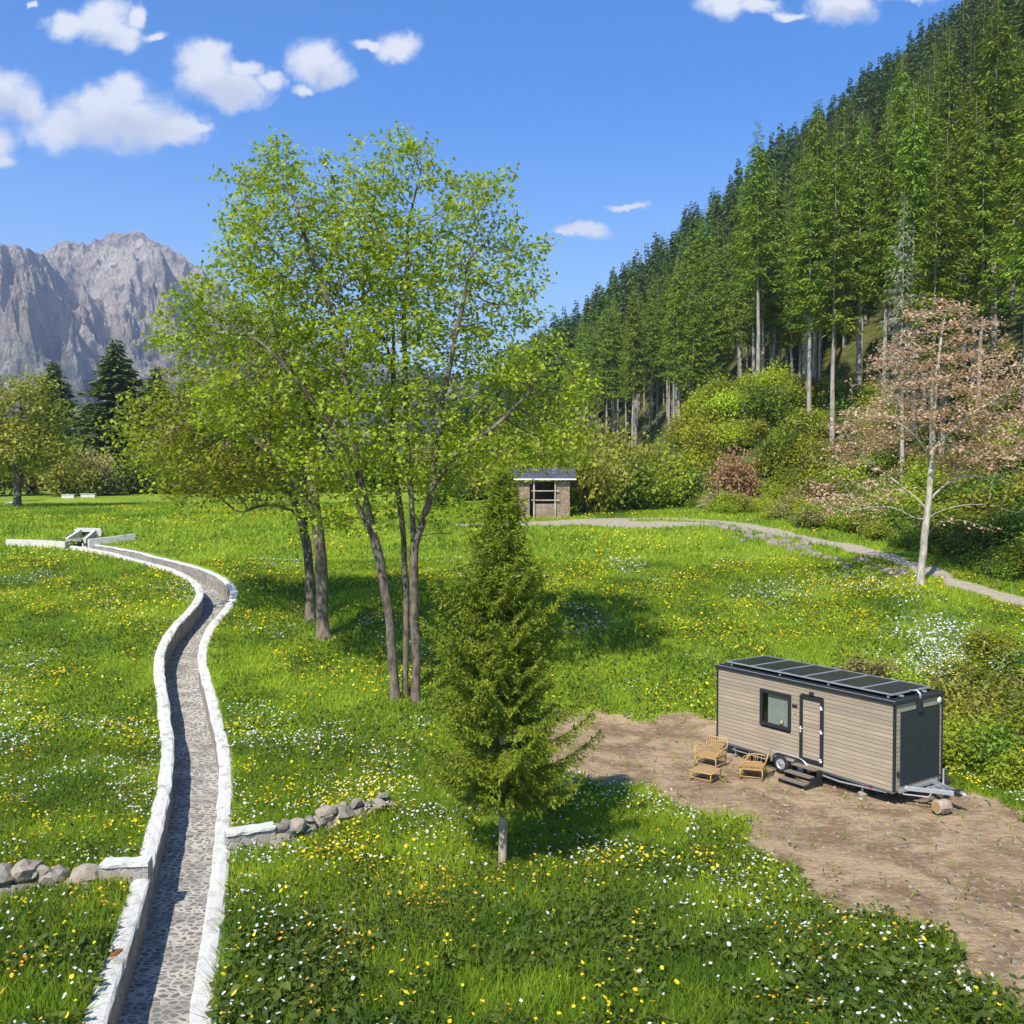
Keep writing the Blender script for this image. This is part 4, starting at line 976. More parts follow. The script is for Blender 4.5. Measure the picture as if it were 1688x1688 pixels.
    for xx in (dx0+fw/2, dx1-fw/2): m_.box((xx, -hy-.01, (dz0+dz1)/2), (fw, .09, dz1-dz0))
    m_.box(((dx0+dx1)/2, -hy-.01, dz1-fw/2), (dx1-dx0-2*fw, .086, fw)); m_.box(((dx0+dx1)/2, -hy-.01, dz0+fw/2), (dx1-dx0-2*fw, .086, fw))
    df = m_.build('door', M['black'], T, bevel=.006)
    m_ = MB(); boards(m_, dx0+fw, dx1-fw, dz0+fw, dz1-fw, [], lambda mb, a, b_, c, d, r: mb.box(((a+b_)/2, -hy+.0, (max(c, dz0+fw)+min(d, dz1-fw))/2), (b_-a-.004, .04, min(d, dz1-fw)-max(c, dz0+fw)), rnd=r)); m_.build('door_boards', M['larch'], df)
    for zz in (dz0+.16, 1.72, 2.5):
        m_ = MB(); m_.box((dx1-.07, -hy-.07, zz), (.05, .04, .12)); m_.box((dx1-.03, -hy-.075, zz-.02), (.05, .025, .06)); m_.build('hinge', M['white_plastic'], df, bevel=.004)
    m_ = MB(); m_.box((dx0+.06, -hy-.065, 1.66), (.045, .02, .2)); m_.tube([(dx0+.06, -hy-.07, 1.70), (dx0+.06, -hy-.12, 1.70), (dx0+.18, -hy-.12, 1.70)], .012, 6); m_.build('handle', M['white_plastic'], df)
    # wall lamps and sockets
    m_ = MB(); m_.box((dx0+.47, -hy-.04, dz1+.12), (.15, .08, .07)); m_.box((dx0+.47, -hy-.07, dz1+.07), (.12, .03, .03)); m_.build('door_lamp', M['black'], T, bevel=.005)
    m_ = MB()
    for k in range(3): m_.box((dx0-.30+k*.075, -hy-.015, 2.37), (.055, .03, .10))
    m_.box((dx0-.20, -hy-.012, 2.12), (.04, .02, .03)); m_.build('switch_plates', M['black'], T, bevel=.003)
    # end door
    m_ = MB(); m_.box((hx+.006, (ey0+ey1)/2, (ez0+ez1)/2), (.06, ey1-ey0, ez1-ez0)); ed_ = m_.build('end_hatch', M['panel'], T, bevel=.006)
    m_ = MB(); m_.box((hx+.045, 0, 1.75), (.02, .03, .12)); m_.box((hx+.045, -.14, 1.74), (.02, .03, .05)); m_.build('latch', M['black'], ed_)
    m_ = MB(); m_.box((hx+.05, -.06, Z1-.26), (.12, .22, .34)); m_.build('cable_box', M['black'], T, bevel=.01)
    m_ = MB(); m_.tube([(hx-.3, -.06, Z1+.16), (hx-.05, -.06, Z1+.20), (hx+.06, -.06, Z1+.12), (hx+.07, -.06, Z1-.05)], .035, 8); m_.build('cable_conduit', M['steel'], T, True)
    m_ = MB(); m_.lathe([(0, .02), (.09, .02), (.1, 0), (.1, -.02)], (0, 0, 0), n=16); o = m_.build('round_lamp', M['white_plastic'], T, True, loc=(hx+.045, 1.02, Z1-.22)); o.rotation_euler = (0, PI/2, 0)
    m_ = MB(); m_.lathe([(0, .02), (.05, .02), (.055, 0), (.055, -.02)], (0, 0, 0), n=16); o = m_.build('power_inlet', M['black'], T, True, loc=(hx+.03, -1.10, .98)); o.rotation_euler = (0, PI/2, 0); o.scale = (1.7, 1, 1)
    # chassis
    m_ = MB()
    for sy_ in (-1, 1): m_.box((0, sy_*1.12, .40), (L-.2, .06, .10)); m_.box((0, sy_*.45, .36), (L-.4, .06, .12))
    for xx in np.linspace(-3.3, 3.4, 7): m_.box((xx, 0, .33), (.05, 2.1, .06))
    for xx in (-2.9, -2.2, -1.5): m_.box((xx, -1.12, .30), (.03, .03, .14))
    m_.box((-2.2, -1.12, .23), (1.6, .03, .03)); m_.tube([(-.3+1.0, -1.13, .28), (1.6, -1.15, .24), (3.3, -1.13, .34)], .03, 6); m_.build('chassis', M['steel'], T)
    def wheel(cx_, sy_):
        m_ = MB(); r = .30; m_.lathe([(.19, -.09), (.24, -.095), (.285, -.085), (r, -.06), (r, .06), (.285, .085), (.24, .095), (.19, .09)], axis='y', n=32)
        wh = m_.build('wheel', M['tyre'], T, True, loc=(cx_, sy_*1.20, .295))
        m_ = MB(); m_.lathe([(.195, -.09), (.19, -.05), (.16, -.04), (.13, -.06), (.085, -.075), (.07, -.07), (.055, -.09), (.0, -.092)] if sy_ < 0 else [(.0, .092), (.055, .09), (.07, .07), (.085, .075), (.13, .06), (.16, .04), (.19, .05), (.195, .09)], axis='y', n=32)
        for k in range(5):
            a = k*2*PI/5; m_.box((math.cos(a)*.125, sy_*.062, math.sin(a)*.125), (.05, .02, .03), ry=-a)
        m_.build('rim', M['steel'], wh, True)
    wx = [s2x(2.955), s2x(3.70)]
    for sy_ in (-1, 1):
        for cx_ in wx: wheel(cx_, sy_)
        m_ = MB(); pts = []
        for a in np.linspace(PI*1.02, PI/2, 8): pts.append((wx[0]+.40*math.cos(a), .30+.36*math.sin(a)))
        for a in np.linspace(PI/2, -.1, 8): pts.append((wx[1]+.42*math.cos(a), .30+.36*math.sin(a)))
        n = len(pts); V = []
        for (x_, z_) in pts:
            for yy in (-.16, .15): V.append((x_, sy_*(1.17)+yy*1, z_))
        for (x_, z_) in pts:
            for yy in (-.16, .15): V.append((x_+.0, sy_*(1.17)+yy*1, z_+.03))
        o_ = 2*n; fs = []
        for k in range(n-1):
            fs += [(2*k, 2*k+1, 2*k+3, 2*k+2), (o_+2*k, o_+2*k+2, o_+2*k+3, o_+2*k+1), (2*k, 2*k+2, o_+2*k+2, o_+2*k), (2*k+1, o_+2*k+1, o_+2*k+3, 2*k+3)]
        m_.add(V, fs); m_.build('fender', M['steel'], T, True)
    for (x_, y_) in ((2.35, -1.0), (2.35, 1.0), (-2.95, -1.0), (-2.95, 1.0)):
        m_ = MB(); m_.box((x_, y_, .19), (.05, .05, .36)); m_.box((x_, y_, .02), (.16, .16, .02)); m_.build('stabiliser_leg', M['steel'], T)
    m_ = MB(); m_.box((2.75, -1.16, .36), (.10, .04, .07)); m_.build('marker_lamp', M['red'], T)
    # drawbar
    m_ = MB(); nz_ = .46
    def beam(a, b_, w_, h_):
        a = np.array(a, float); b_ = np.array(b_, float); d = b_-a; ln = np.linalg.norm(d); c = (a+b_)/2
        m_.box(c, (ln, w_, h_), rz=math.atan2(d[1], d[0]), ry=-math.asin(d[2]/ln))
    for sy_ in (-1, 1):
        beam((hx-.1, sy_*.72, .47), (hx+1.22, sy_*.08, .53), .07, .13)
        beam((hx+.05, sy_*.88, .34), (hx+.7, sy_*.55, .36), .035, .035); beam((hx+.05, sy_*.88, .44), (hx+.05, sy_*.88, .33), .03, .03); beam((hx+.7, sy_*.55, .36), (hx+.7, sy_*.42, .46), .03, .03)
    beam((hx+.45, -.42, .495), (hx+.45, .42, .495), .06, .08); beam((hx+.04, -1.05, .44), (hx+.04, 1.05, .44), .06, .10); beam((hx+.3, 0.02, .47), (hx+1.2, .0, .52), .05, .05); beam((hx+.12, .55, .47), (hx+.8, .1, .50), .05, .06)
    db = m_.build('drawbar', M['steel'], T, bevel=.006)
    m_ = MB(); m_.tube([(hx+1.15, 0, .54), (hx+1.38, 0, .56)], [.09, .075], 10); m_.tube([(hx+1.22, 0, .62), (hx+1.42, 0, .68)], .025, 6); m_.box((hx+1.3, 0, .5), (.16, .16, .1)); m_.build('coupling_housing', M['black'], db, bevel=.01)
    m_ = MB(); m_.tube([(hx+1.36, 0, .57), (hx+1.50, 0, .55), (hx+1.58, 0, .50)], [.05, .055, .035], 10); m_.build('coupling_head', M['steel'], db, True)
    m_ = MB(); m_.tube([(hx+.52, .50, .35), (hx+.52, .50, 1.0)], .03, 8); m_.tube([(hx+.52, .50, 1.0), (hx+.52, .62, 1.02), (hx+.52, .64, .95)], .012, 6); m_.box((hx+.52, .47, .50), (.10, .12, .10)); jk = m_.build('jockey_post', M['steel'], db)
    m_ = MB(); m_.lathe([(.0, -.05), (.10, -.05), (.12, -.03), (.12, .03), (.10, .05), (0, .05)], axis='y', n=20); m_.build('jockey_wheel', M['tyre'], jk, True, loc=(hx+.55, .62, .62))
    m_ = MB(); a = np.linspace(0, 2*PI, 20)[:-1]; m_.tube(np.c_[hx+.3+.17*np.cos(a), np.full(19, .86), .55+.17*np.sin(a)], .02, 6); m_.build('cable_coil', M['tyre'], db, True)
    return T
trailer()
def steps():
    p = tw(-L/2+4.12, -W/2-.10); T = empty('entry_steps', (p[0], p[1], 0), TA, 'three dark wooden steps leading up to the trailer door', 'steps')
    for k, (y, z, w) in enumerate([(-.62, .13, 1.02), (-.34, .31, 1.02), (-.02, .49, .95)]):
        m_ = MB(); m_.box((0, y, z), (w, .14, .035)); m_.box((0, y-.15, z), (w, .13, .035)); m_.build('tread', M['stepwood'], T, bevel=.004)
    for s_ in (-1, 1):
        m_ = MB(); V = [(s_*.5, -.80, 0), (s_*.5, .08, 0), (s_*.5, .08, .46), (s_*.5, -.18, .46), (s_*.5, -.18, .28), (s_*.5, -.50, .28), (s_*.5, -.50, .10), (s_*.5, -.80, .10)]
        V2 = [(x+.03*s_, y, z) for x, y, z in V]; n = 8; m_.add(V+V2, [(k, (k+1) % n, n+(k+1) % n, n+k) for k in range(n)]); m_.F.append(np.array([list(range(n-1, -1, -1))])); m_.F.append(np.array([list(range(n, 2*n))]))
        m_.build('stringer', M['black'], T)
steps()
def chair(px, py, rz, lb):
    g = ground_px(px, py); T = empty('cane_armchair', (g[0], g[1], gz(g[0], g[1])-.03), rz, lb, 'chair', 'cane armchairs')
    # front is -y
    m_ = MB(); w, d = .40, .36
    for sx_ in (-1, 1):
        for sy_ in (-1, 1):
            m2 = MB(); m2.tube([(sx_*w, sy_*d, 0), (sx_*w, sy_*d, .36)], .02, 6); m2.build('leg', M['rattan'], T, True)
    for z in (.10, .34):
        for s_ in (-1, 1): m_.tube([(s_*w, -d, z), (s_*w, d, z)], .015, 5); m_.tube([(-w, s_*d, z), (w, s_*d, z)], .015, 5)
    m_.build('seat_frame', M['rattan'], T, True)
    m_ = MB(); m_.box((0, 0, .37), (2*w+.02, 2*d+.02, .03)); m_.build('seat', M['rattan_dark'], T, bevel=.01)
    # arm hoops
    for s_ in (-1, 1):
        m2 = MB(); a = np.linspace(0, 1, 12)
        P = np.c_[s_*(w+.10*np.sin(a*PI)), -d+(2*d)*a, .36+.28*np.minimum(1, np.sin(np.minimum(a*1.25, .5)*PI))]; m2.tube(P, .02, 6)
        for q in np.linspace(.2, .85, 6): i = int(q*11); m2.tube([(s_*w, P[i][1]*.9, .37), P[i]], .008, 4)
        m2.tube([(s_*w, -d, .36), (s_*(w+.06), -d-.02, .52), P[4]], .014, 5)
        m2.build('armrest', M['rattan'], T, True)
    m_ = MB(); zt = .88; Bk = []
    m_.tube([(-w, d, .36), (-w, d+.12, .7), (-w+.03, d+.17, zt), (w-.03, d+.17, zt), (w, d+.12, .7), (w, d, .36)], .02, 6)
    for z in (.46, .56, .66, .76): m_.tube([(-w, d+.12*(z-.36)/.34, z), (w, d+.12*(z-.36)/.34, z)], .009, 4)
    for x_ in np.linspace(-w+.08, w-.08, 9): m_.tube([(x_*.55, d, .37), (x_, d+.165, zt)], .010, 4)
    m_.build('backrest', M['rattan'], T, True)
chair(1171, 1260, math.radians(-40), 'cane armchair nearer the trailer rear end, facing the low table')
chair(1241, 1280, math.radians(-112), 'cane armchair nearer the wheel and steps, seen from behind its arm')
g = ground_px(1163, 1284); T = empty('low_table', (g[0], g[1], gz(g[0], g[1])-.03), math.radians(-38), 'low square cane coffee table on the bare earth by the chairs', 'table')
m_ = MB(); m_.box((0, 0, .33), (.78, .78, .03)); m_.build('table_top', M['rattan_dark'], T, bevel=.008)
m_ = MB()
for s_ in (-1, 1):
    for z_, o_ in ((.325, .40), (.10, .36)): m_.tube([(s_*o_, -o_, z_), (s_*o_, o_, z_)], .016, 6); m_.tube([(-o_, s_*o_, z_), (o_, s_*o_, z_)], .016, 6)
m_.build('table_frame', M['rattan'], T, True)
for sx_ in (-1, 1):
    for sy_ in (-1, 1): m_ = MB(); m_.tube([(sx_*.36, sy_*.36, 0), (sx_*.37, sy_*.37, .32)], .02, 6); m_.build('leg', M['rattan'], T, True)
# prop stones
p = tw(2.35, -1.0); V, Fc = ico(RS(3), .17, (0, 0, 0), (1, .9, .6)); m_ = MB(); m_.add(V, Fc); tag(m_.build('prop_stone', M['stone'], loc=(p[0], p[1], .0)), 'flat pale stone under the trailer stabiliser leg', 'stone')
p = tw(L/2+1.12, -.55); st = empty('log_stump', (p[0], p[1], 0), .4, 'short rough log section lying under the trailer drawbar', 'log')
m_ = MB(); a = np.linspace(-.22, .22, 5); m_.tube(np.c_[a, a*0, .2+a*0], [.19, .21, .2, .215, .19], 12, rough=.12); m_.build('bark_body', M['bark_young'], st)
m_ = MB(); m_.tube([(-.225, 0, .2), (.226, 0, .2)], [.14, .14], 12); m_.build('sawn_face', M['rattan_dark'], st)
# ------------------------------------------------------------------ stone hut
def hut():
    d = 78.; bx = by_px(897, d); k = d/F; T = empty('stone_hut', (bx, d, gz(bx, d)), 0, 'small stone field hut with grey sheet roof and open front', 'hut')
    w, dp_ = 84*k, 3.4; h = 3.05; x0, x1 = -w/2, w/2
    X = lambda px: (px-902)*k
    m_ = MB()
    m_.box(((x0+X(878))/2, 0, h/2-.2), (X(878)-x0, .35, h+.4)); m_.box(((X(922)+x1)/2, 0, h/2-.2), (x1-X(922), .35, h+.4))
    m_.box(((X(884)+X(921.9))/2, 0, .4), (X(921.9)-X(884), .33, 1.6)); 
    for xx in (x0+.175, x1-.175): m_.box((xx, dp_/2+.18, h/2-.2), (.35, dp_, h+.4))
    m_.box((0, dp_+.35, h/2-.2), (w-.02, .35, h+.4))
    for xx in (x0+.175, x1-.175):
        b0 = m_.n; V = [(xx-.17, 0, h+.2), (xx+.17, 0, h+.2), (xx-.17, dp_+.3, h+.2), (xx+.17, dp_+.3, h+.2), (xx-.17, dp_/2, h+.85), (xx+.17, dp_/2, h+.85)]
        m_.add(V, [(0, 1, 5, 4), (2, 4, 5, 3)]); m_.F.append(np.array([[b0, b0+4, b0+2], [b0+1, b0+3, b0+5]]))
    m_.build('wall', M['hutwall'], T)
    m_ = MB(); y_a, y_b = -.55, dp_+.7; zr = h+1.0; ze = h+.12
    for (a, b_) in (((y_a, ze), (dp_/2, zr)), ((y_b, ze), (dp_/2, zr))):
        V = [(x0-.4, a[0], a[1]), (x1+.5, a[0], a[1]), (x1+.5, b_[0], b_[1]), (x0-.4, b_[0], b_[1])]; V2 = [(x, y, z+.07) for x, y, z in V]
        m_.add(V+V2, [(3, 2, 1, 0), (4, 5, 6, 7), (0, 1, 5, 4), (1, 2, 6, 5), (2, 3, 7, 6), (3, 0, 4, 7)])
    r_ = m_.build('roof', M['roof'], T)
    m_ = MB(); m_.box(((x0+x1)/2+.05, y_a-.03, ze+.02), (w+.9, .05, .12)); m_.build('fascia_board', M['white_plastic'], r_)
    for px in (885, 920): m_ = MB(); m_.box((X(px), -.25, h/2), (.12, .12, h+.1)); m_.build('post', M['bark_pale'], T)
    for z in (1.5, 2.25): m_ = MB(); m_.box((X(904), -.33, z), (X(926)-X(880), .06, .09)); m_.build('rail', M['bark_pale'], T)
hut()
# small concrete blocks and stream at the far left
for i, (px, py, wl, lb) in enumerate([(113, 818, 2.2, 'left one of two small white concrete blocks in the far meadow'), (146, 817, 2.6, 'right one of two small white concrete blocks in the far meadow')]):
    g = ground_px(px, py+3, 60, 300); m_ = MB(); m_.box((0, 0, .1), (wl*.7, .5, .6)); m_.box((0, 0, .44), (wl*.7+.12, .62, .08)); tag(m_.build('concrete_block', M['cap'], loc=g, bevel=.03), lb, 'block')
m_ = MB(); sp = [ground_px(px, py, 60, 300) for px, py in ((-40, 838), (5, 835), (20, 828), (75, 824))]; P_ = spline([q[:2] for q in sp], 6); g0 = H0(P_[:, 0], P_[:, 1]); n = len(P_)
V = np.vstack([np.c_[P_+[0, -.7], g0+.06], np.c_[P_+[0, .7], g0+.06]]); i = np.arange(n-1); m_.add(V, np.stack([i, i+1, i+n+1, i+n], -1)); tag(m_.build('footpath', M['cap']), kind='structure')
# rubble along the path
rng = RS(61); rocks = []
for k in range(4):
    V, Fc = ico(RS(200+k), 1, (0, 0, 0), (1.2, 1, .7)); m_ = MB(); m_.add(V, Fc, k/4.); rocks.append(m_.data('rock', M['stone']))
for k in range(80):
    if k < 62: px = rng.uniform(1175, 1345); py = 868+(px-1175)*.245+rng.normal()*5
    else: px = rng.uniform(1345, 1500); py = 918+(px-1345)*.20+rng.normal()*4
    g = ground_px(px, py); o = bpy.data.objects.new('rock', rocks[k % 4]); COL.objects.link(o); o.location = [float(v) for v in g]; s = rng.uniform(.2, .5); o.scale = (s*.9, s*.8, s*1.25); o.rotation_euler = (0, 0, rng.rand()*6)
    tag(o, 'grey rock in the tumbled row along the dirt path', 'rock', 'rocks along the dirt path')
# ------------------------------------------------------------------ grass, herbs and flowers
def scatter(n, d0, d1, seed, umax=.60, pw=1.):
    r = RS(seed); d = (d0**(2*pw)+(d1**(2*pw)-d0**(2*pw))*r.rand(n))**(1/(2*pw)); u = r.uniform(-umax, umax, n); x = u*d
    ok = (dirt_mask(x, d)*1.0 < r.rand(n)*1.006) & (path_mask(x, d) < .4) & (pdist(x, d, CH) > 1.16)
    c_, s_ = math.cos(-TA), math.sin(-TA); lx = (x-TC[0])*c_-(d-TC[1])*s_; ly = (x-TC[0])*s_+(d-TC[1])*c_
    ok &= ~((np.abs(lx) < 3.9) & (np.abs(ly) < 1.4))
    ok &= forest_mask(x, d) < .5
    x = x[ok]; d = d[ok]; return x, d, H0(x, d), r
def blades(n, d0, d1, seed, hgt, wid, m_, tall=None):
    x, y, z, r = scatter(n, d0, d1, seed); k = len(x); a = r.rand(k)*2*PI; hh = hgt*(.5+.9*r.rand(k))*(.65+.8*fbm(x*.5, y*.5, 3, 55))
    if tall is not None: hh *= 1+tall*(1-sstep(19, 25, y))
    lean = r.normal(size=(k, 2))*.45; w = wid*(.6+.8*r.rand(k))
    B = np.c_[x, y, z-.02]; s = np.c_[np.cos(a)*w/2, np.sin(a)*w/2, np.zeros(k)]; tp = B+np.c_[lean*hh[:, None], hh]; 
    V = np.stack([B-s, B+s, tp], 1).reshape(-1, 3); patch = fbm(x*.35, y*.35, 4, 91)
    m_.add(V, np.arange(3*k).reshape(k, 3), np.repeat(np.clip((patch-.5)*2.4+.5+r.normal(size=k)*.22-1.0*(1-sstep(17, 24, y+5*(patch-.5))), 0, 1), 3))  # blades nearest the camera darkened: foreground shade put into their colour
m_ = MB()
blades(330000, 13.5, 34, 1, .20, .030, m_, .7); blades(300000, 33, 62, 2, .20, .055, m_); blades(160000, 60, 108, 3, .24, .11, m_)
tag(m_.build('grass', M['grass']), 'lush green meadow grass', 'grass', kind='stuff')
m_ = MB()
for (n_, d0, d1, s_, ll) in ((90000, 13.5, 34, 4, .12), (70000, 32, 60, 5, .17)):
    x, y, z, r = scatter(n_, d0, d1, s_); keep = fbm(x*.45, y*.45, 3, 66) > .44; x, y, z = x[keep], y[keep], z[keep]
    big = 1+1.0*(1-sstep(18, 24, y)); m_.cards(np.c_[x, y, z+(.03+.16*r.rand(len(x)))*big], ll*big, ll*.5*big, r, .6, .1)
# lusher band of tall herbs nearest the camera and right of the trailer
x, y, z, r = scatter(150000, 13, 30, 6); f_ = fbm(x*.8, y*.8, 3, 87); kp = r.rand(len(x)) < (1-sstep(15, 29, y))*sstep(.36, .6, f_)+.02; x, y, z, f_ = x[kp], y[kp], z[kp], f_[kp]
m_.cards(np.c_[x, y, z+.06+.75*r.rand(len(x))*(f_-.25)*(.5+.9*(1-sstep(16, 25, y)))], .16*(.5+.8*r.rand(len(x))), .06, r, .25, .15)
tag(m_.build('meadow_herbs', M['herb']), 'broad leaved meadow herbs among the grass', 'herbs', kind='stuff')
def flowers(name, mat, specs, label, seed):
    m_ = MB()
    for (n_, d0, d1, rad, sc, thr, hz) in specs:
        seed += 1; x, y, z, r = scatter(n_, d0, d1, seed); f = fbm(x*sc, y*sc, 4, 100+seed % 3*10+(5 if 'white' in name else 0)); keep = f+r.normal(size=len(x))*.05 > thr; x, y, z = x[keep], y[keep], z[keep]
        k = len(x); a = np.arange(6)*PI/3; R_ = rad*(.6+.8*r.rand(k)); t = r.normal(size=(k, 2))*.35
        Rv = R_[:, None]*(.6+.7*r.rand(k, 6)); ox = np.cos(a)[None]*Rv; oy = np.sin(a)[None]*Rv; oz = ox*t[:, :1]+oy*t[:, 1:]
        hh = hz*(.7+.6*r.rand(k))*(1+.9*(1-sstep(18, 24, y)))
        V = np.stack([x[:, None]+ox, y[:, None]+oy, (z+hh)[:, None]+oz], -1).reshape(-1, 3); m_.add(V, np.arange(6*k).reshape(k, 6), np.repeat(r.rand(k), 6))
    tag(m_.build(name, M[mat]), label, 'flowers', kind='stuff')
flowers('yellow_flowers', 'yellow', [(3500, 13.5, 26, .036, .5, .60, .24), (17000, 24, 36, .034, .45, .585, .24), (900, 13.5, 34, .035, .5, .3, .24), (30000, 33, 62, .042, .30, .58, .22), (34000, 50, 100, .06, .16, .56, .22)], 'yellow wildflowers dotted through the meadow', 300)
flowers('white_flowers', 'white', [(3500, 13.5, 26, .032, .45, .61, .24), (14000, 24, 36, .03, .45, .59, .24), (800, 13.5, 34, .03, .5, .3, .24), (30000, 33, 62, .038, .28, .61, .22)], 'white wildflowers in drifts across the meadow', 420)
flowers('orange_flowers', 'orange', [(9000, 13.5, 34, .03, .6, .60, .22), (6000, 33, 62, .04, .3, .58, .2)], 'orange wildflowers sprinkled through the meadow', 533)
# blossom drifts on the brambles behind the trailer
for nm, mt, n_, cx_, cy_, rx_, ry_, lb in (('white_blossom', 'white', 2600, 20.5, 42, 5.0, 4.5, 'white blossom drift over the brambles at the right edge'), ('yellow_blossom', 'yellow', 1500, 17.8, 35.5, 2.6, 5.5, 'yellow blossom clusters on the brambles behind the trailer')):
    r = RS(len(nm)); q = r.normal(size=(n_, 2)); q = q[(q**2).sum(1) < 4]; x = cx_+q[:, 0]*rx_*.5; y = cy_+q[:, 1]*ry_*.5; kp = fbm(x*.7, y*.7, 3, 15) > .48
    x, y = x[kp], y[kp]; m_ = MB(); m_.cards(np.c_[x, y, H0(x, y)+.35+.9*r.rand(len(x))], .11, .09, r, 1.2, .05); m_.cards(np.c_[x, y, H0(x, y)+.35+.9*r.rand(len(x))]+r.normal(size=(len(x), 3))*.1, .1, .09, r, 1.2, .05)
    tag(m_.build(nm, M[mt]), lb, 'blossom', kind='stuff')
# pebbles and clods on the earth
m_ = MB(); r = RS(71); base = [ico(RS(300+i), 1, (0, 0, 0), (1.2, 1, .6)) for i in range(3)]; cnt = 0
x = r.uniform(2, 22, 9000); y = r.uniform(14, 37, 9000); ok = (dirt_mask(x, y) > .6) & (r.rand(9000) < .75); 
for px_, py_ in zip(x[ok], y[ok]):
    s_ = .012+.055*r.rand()**4; V, Fc = base[r.randint(3)]; m_.add(V*s_+np.array([px_, py_, gz(px_, py_)-.05+s_*.2]), Fc)
tag(m_.build('pebbles', M['stone']), 'small pebbles and clods on the bare earth', 'pebbles', kind='stuff')
# ------------------------------------------------------------------ haze
m, nt = newmat('thin_haze'); g = N(nt); v = g.n('ShaderNodeVolumePrincipled'); v.inputs['Color'].default_value = (.62, .76, 1, 1); v.inputs['Density'].default_value = .00018; v.inputs['Anisotropy'].default_value = .2
o = g.n('ShaderNodeOutputMaterial'); g.l(v.outputs[0], o.inputs['Volume'])
HAZE = True
if HAZE:
    m_ = MB(); m_.box((0, 1500, 520), (13000, 10000, 1060)); tag(m_.build('haze', m), 'thin bluish haze in the valley air', 'haze', kind='stuff')
# ------------------------------------------------------------------ light and sky
EL = math.radians(49); az = np.array([-.45, -.893])
sd = bpy.data.lights.new('sun', 'SUN'); sd.energy = 4.4; sd.angle = math.radians(.53); sd.color = (1, .94, .84)
so = bpy.data.objects.new('sun', sd); COL.objects.link(so)
dirv = Vector((-az[0]*math.cos(EL), -az[1]*math.cos(EL), -math.sin(EL))); so.rotation_euler = dirv.to_track_quat('-Z', 'Y').to_euler(); so.location = (0, 0, 60)
w = bpy.data.worlds.new('World'); scene.world = w; w.use_nodes = True; nt = w.node_tree; nt.nodes.clear(); g = N(nt)
sky = g.n('ShaderNodeTexSky'); sky.sky_type = 'NISHITA'; sky.sun_disc = False; sky.sun_elevation = EL; sky.sun_rotation = math.atan2(az[0], az[1]); sky.air_density = 1.0; sky.dust_density = .3; sky.ozone_density = 3.0; sky.altitude = 800
CL = [(120, 55, 38, 22), (175, 45, 50, 32), (212, 68, 34, 24), (238, 42, 14, 15), (265, 72, 20, 8), (200, 205, 95, 48), (105, 218, 58, 34), (285, 222, 62, 26), (212, 160, 42, 30), (330, 222, 28, 9), (165, 180, 40, 30),
      (345, 125, 50, 42), (390, 155, 60, 30), (350, 95, 38, 18), (452, 145, 26, 15), (415, 125, 30, 14), (520, 112, 42, 34), (552, 130, 28, 20), (505, 156, 17, 9), (657, 88, 36, 22), (612, 84, 24, 9),
      (5, 165, 60, 42), (55, 185, 26, 28), (5, 240, 32, 26), (12, 268, 24, 12), (1190, 12, 40, 30), (1245, 18, 36, 14), (1380, 22, 55, 32), (1292, 34, 28, 8), (1490, 2, 60, 12), (1600, 6, 24, 12), (962, 383, 42, 12), (1035, 343, 34, 5), (930, 388, 16, 6), (70, 18, 8, 5)]
geo_ = g.n('ShaderNodeTexCoord').outputs['Generated']; sx = g.n('ShaderNodeSeparateXYZ'); g.l(geo_, sx.inputs[0])
yc = g.math('MAXIMUM', sx.outputs[1], .02); U_ = g.math('DIVIDE', sx.outputs[0], yc); V_ = g.math('DIVIDE', sx.outputs[2], yc)
cb = g.n('ShaderNodeCombineXYZ'); g.l(U_, cb.inputs[0]); g.l(V_, cb.inputs[1]); P0 = cb.outputs[0]
def nz3(vec, sc, amp):
    x = g.n('ShaderNodeTexNoise'); x.inputs['Scale'].default_value = sc; x.inputs['Detail'].default_value = 4; x.inputs['Roughness'].default_value = .62; g.l(vec, x.inputs['Vector'])
    s = g.n('ShaderNodeVectorMath', operation='SUBTRACT'); g.l(x.outputs['Color'], s.inputs[0]); s.inputs[1].default_value = (.5, .5, .5)
    q = g.n('ShaderNodeVectorMath', operation='MULTIPLY_ADD'); g.l(s.outputs[0], q.inputs[0]); q.inputs[1].default_value = (amp, amp, 0); g.l(vec, q.inputs[2]); return q.outputs[0]
Pd = nz3(P0, 22, .034)
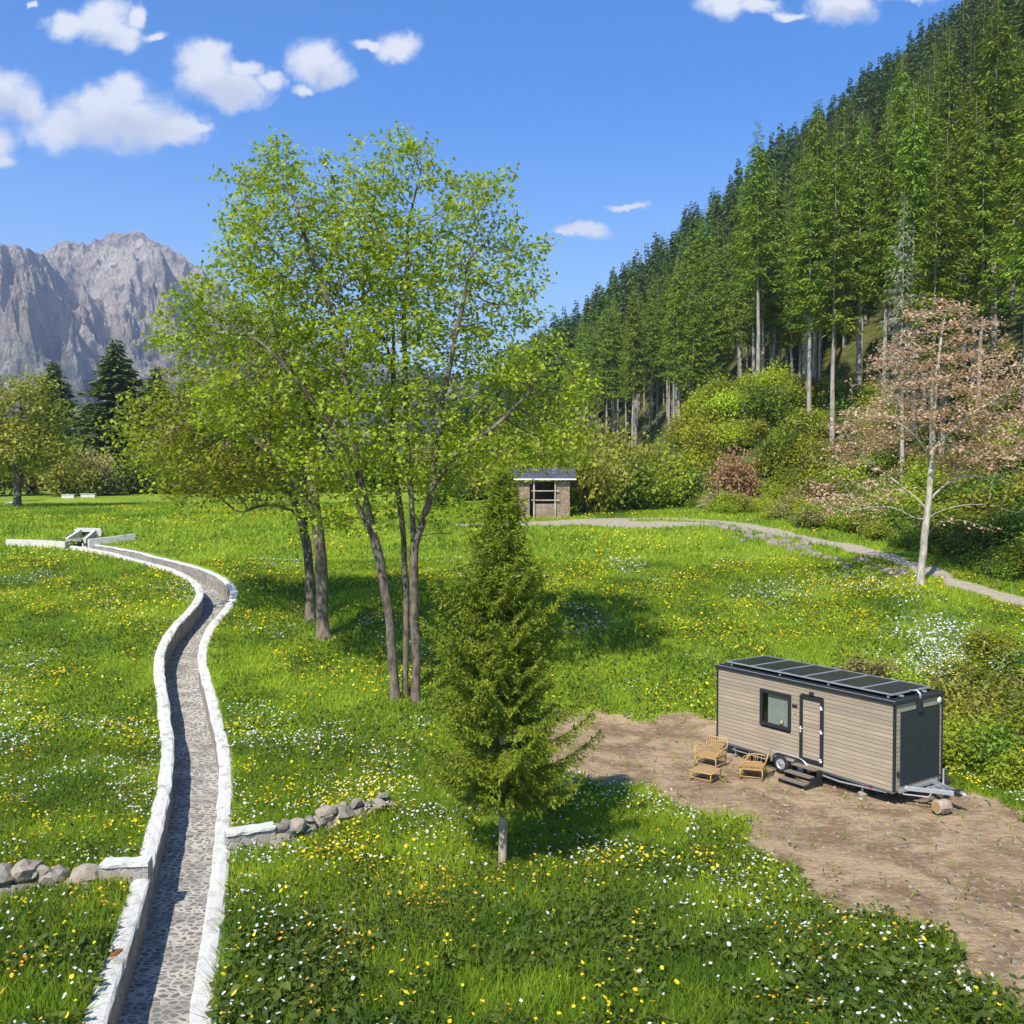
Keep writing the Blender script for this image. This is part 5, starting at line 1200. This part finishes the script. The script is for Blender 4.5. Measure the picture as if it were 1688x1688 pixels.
def field(vec):
    cur = None
    for (cx_, cy_, rx, ry) in CL:
        u0 = (cx_-CX)/F; v0 = (800-cy_)/F; a = 1.12*rx/F; b_ = 1.12*ry/F
        q = g.n('ShaderNodeVectorMath', operation='MULTIPLY_ADD'); g.l(vec, q.inputs[0]); q.inputs[1].default_value = (1/a, 1/b_, 0); q.inputs[2].default_value = (-u0/a, -v0/b_, 0)
        ln = g.n('ShaderNodeVectorMath', operation='LENGTH'); g.l(q.outputs[0], ln.inputs[0])
        if cur is None: cur = ln.outputs['Value']
        else:
            x = g.n('ShaderNodeMath', operation='SMOOTH_MIN'); g.l(cur, x.inputs[0]); g.l(ln.outputs['Value'], x.inputs[1]); x.inputs[2].default_value = .25; cur = x.outputs[0]
    return cur
f0 = field(Pd)
CL = [(205, 226, 125, 42), (378, 165, 70, 34), (168, 78, 62, 26), (20, 195, 60, 42), (540, 136, 42, 22), (1390, 40, 50, 20)]; f1 = field(Pd)
fine = g.noise(P0, 60, 4, .68)
d0_ = g.math('ADD', f0, g.math('MULTIPLY', g.math('SUBTRACT', fine, .5), .7))
mask = g.math('SUBTRACT', 1.0, g.sm(d0_, .42, 1.22))
mask = g.math('MULTIPLY', mask, g.math('GREATER_THAN', sx.outputs[1], .1))
shade = g.math('SUBTRACT', 1.0, g.sm(g.math('ADD', f1, g.math('MULTIPLY', g.math('SUBTRACT', fine, .5), .6)), .15, 1.0))
ccol = g.mix(g.math('MULTIPLY', shade, .75), (4.25, 4.3, 4.4), (2.6, 2.8, 3.4))
hs = g.n('ShaderNodeHueSaturation'); g.l(sky.outputs[0], hs.inputs['Color']); hs.inputs['Saturation'].default_value = 1.48; hs.inputs['Value'].default_value = 1.0
skc = g.mix(g.sm(sx.outputs[2], .02, .42), g.mix(1.0, sky.outputs[0], (.98, 1.04, 1.08), 'MULTIPLY'), g.mix(1.0, hs.outputs[0], (.55, .82, .98), 'MULTIPLY')); scol = g.mix(g.math('MULTIPLY', mask, .96), skc, ccol)
bg = g.n('ShaderNodeBackground'); g.l(scol, bg.inputs[0]); bg.inputs[1].default_value = .125
wo = g.n('ShaderNodeOutputWorld'); g.l(bg.outputs[0], wo.inputs[0])
scene.view_settings.view_transform = 'Standard'; scene.view_settings.look = 'None'; scene.view_settings.exposure = .92; scene.view_settings.gamma = 1
scene.render.engine = 'CYCLES'
scene.cycles.max_bounces = 5; scene.cycles.diffuse_bounces = 2; scene.cycles.glossy_bounces = 2; scene.cycles.transmission_bounces = 3; scene.cycles.transparent_max_bounces = 6; scene.cycles.volume_bounces = 0
print('objects', len(bpy.data.objects))
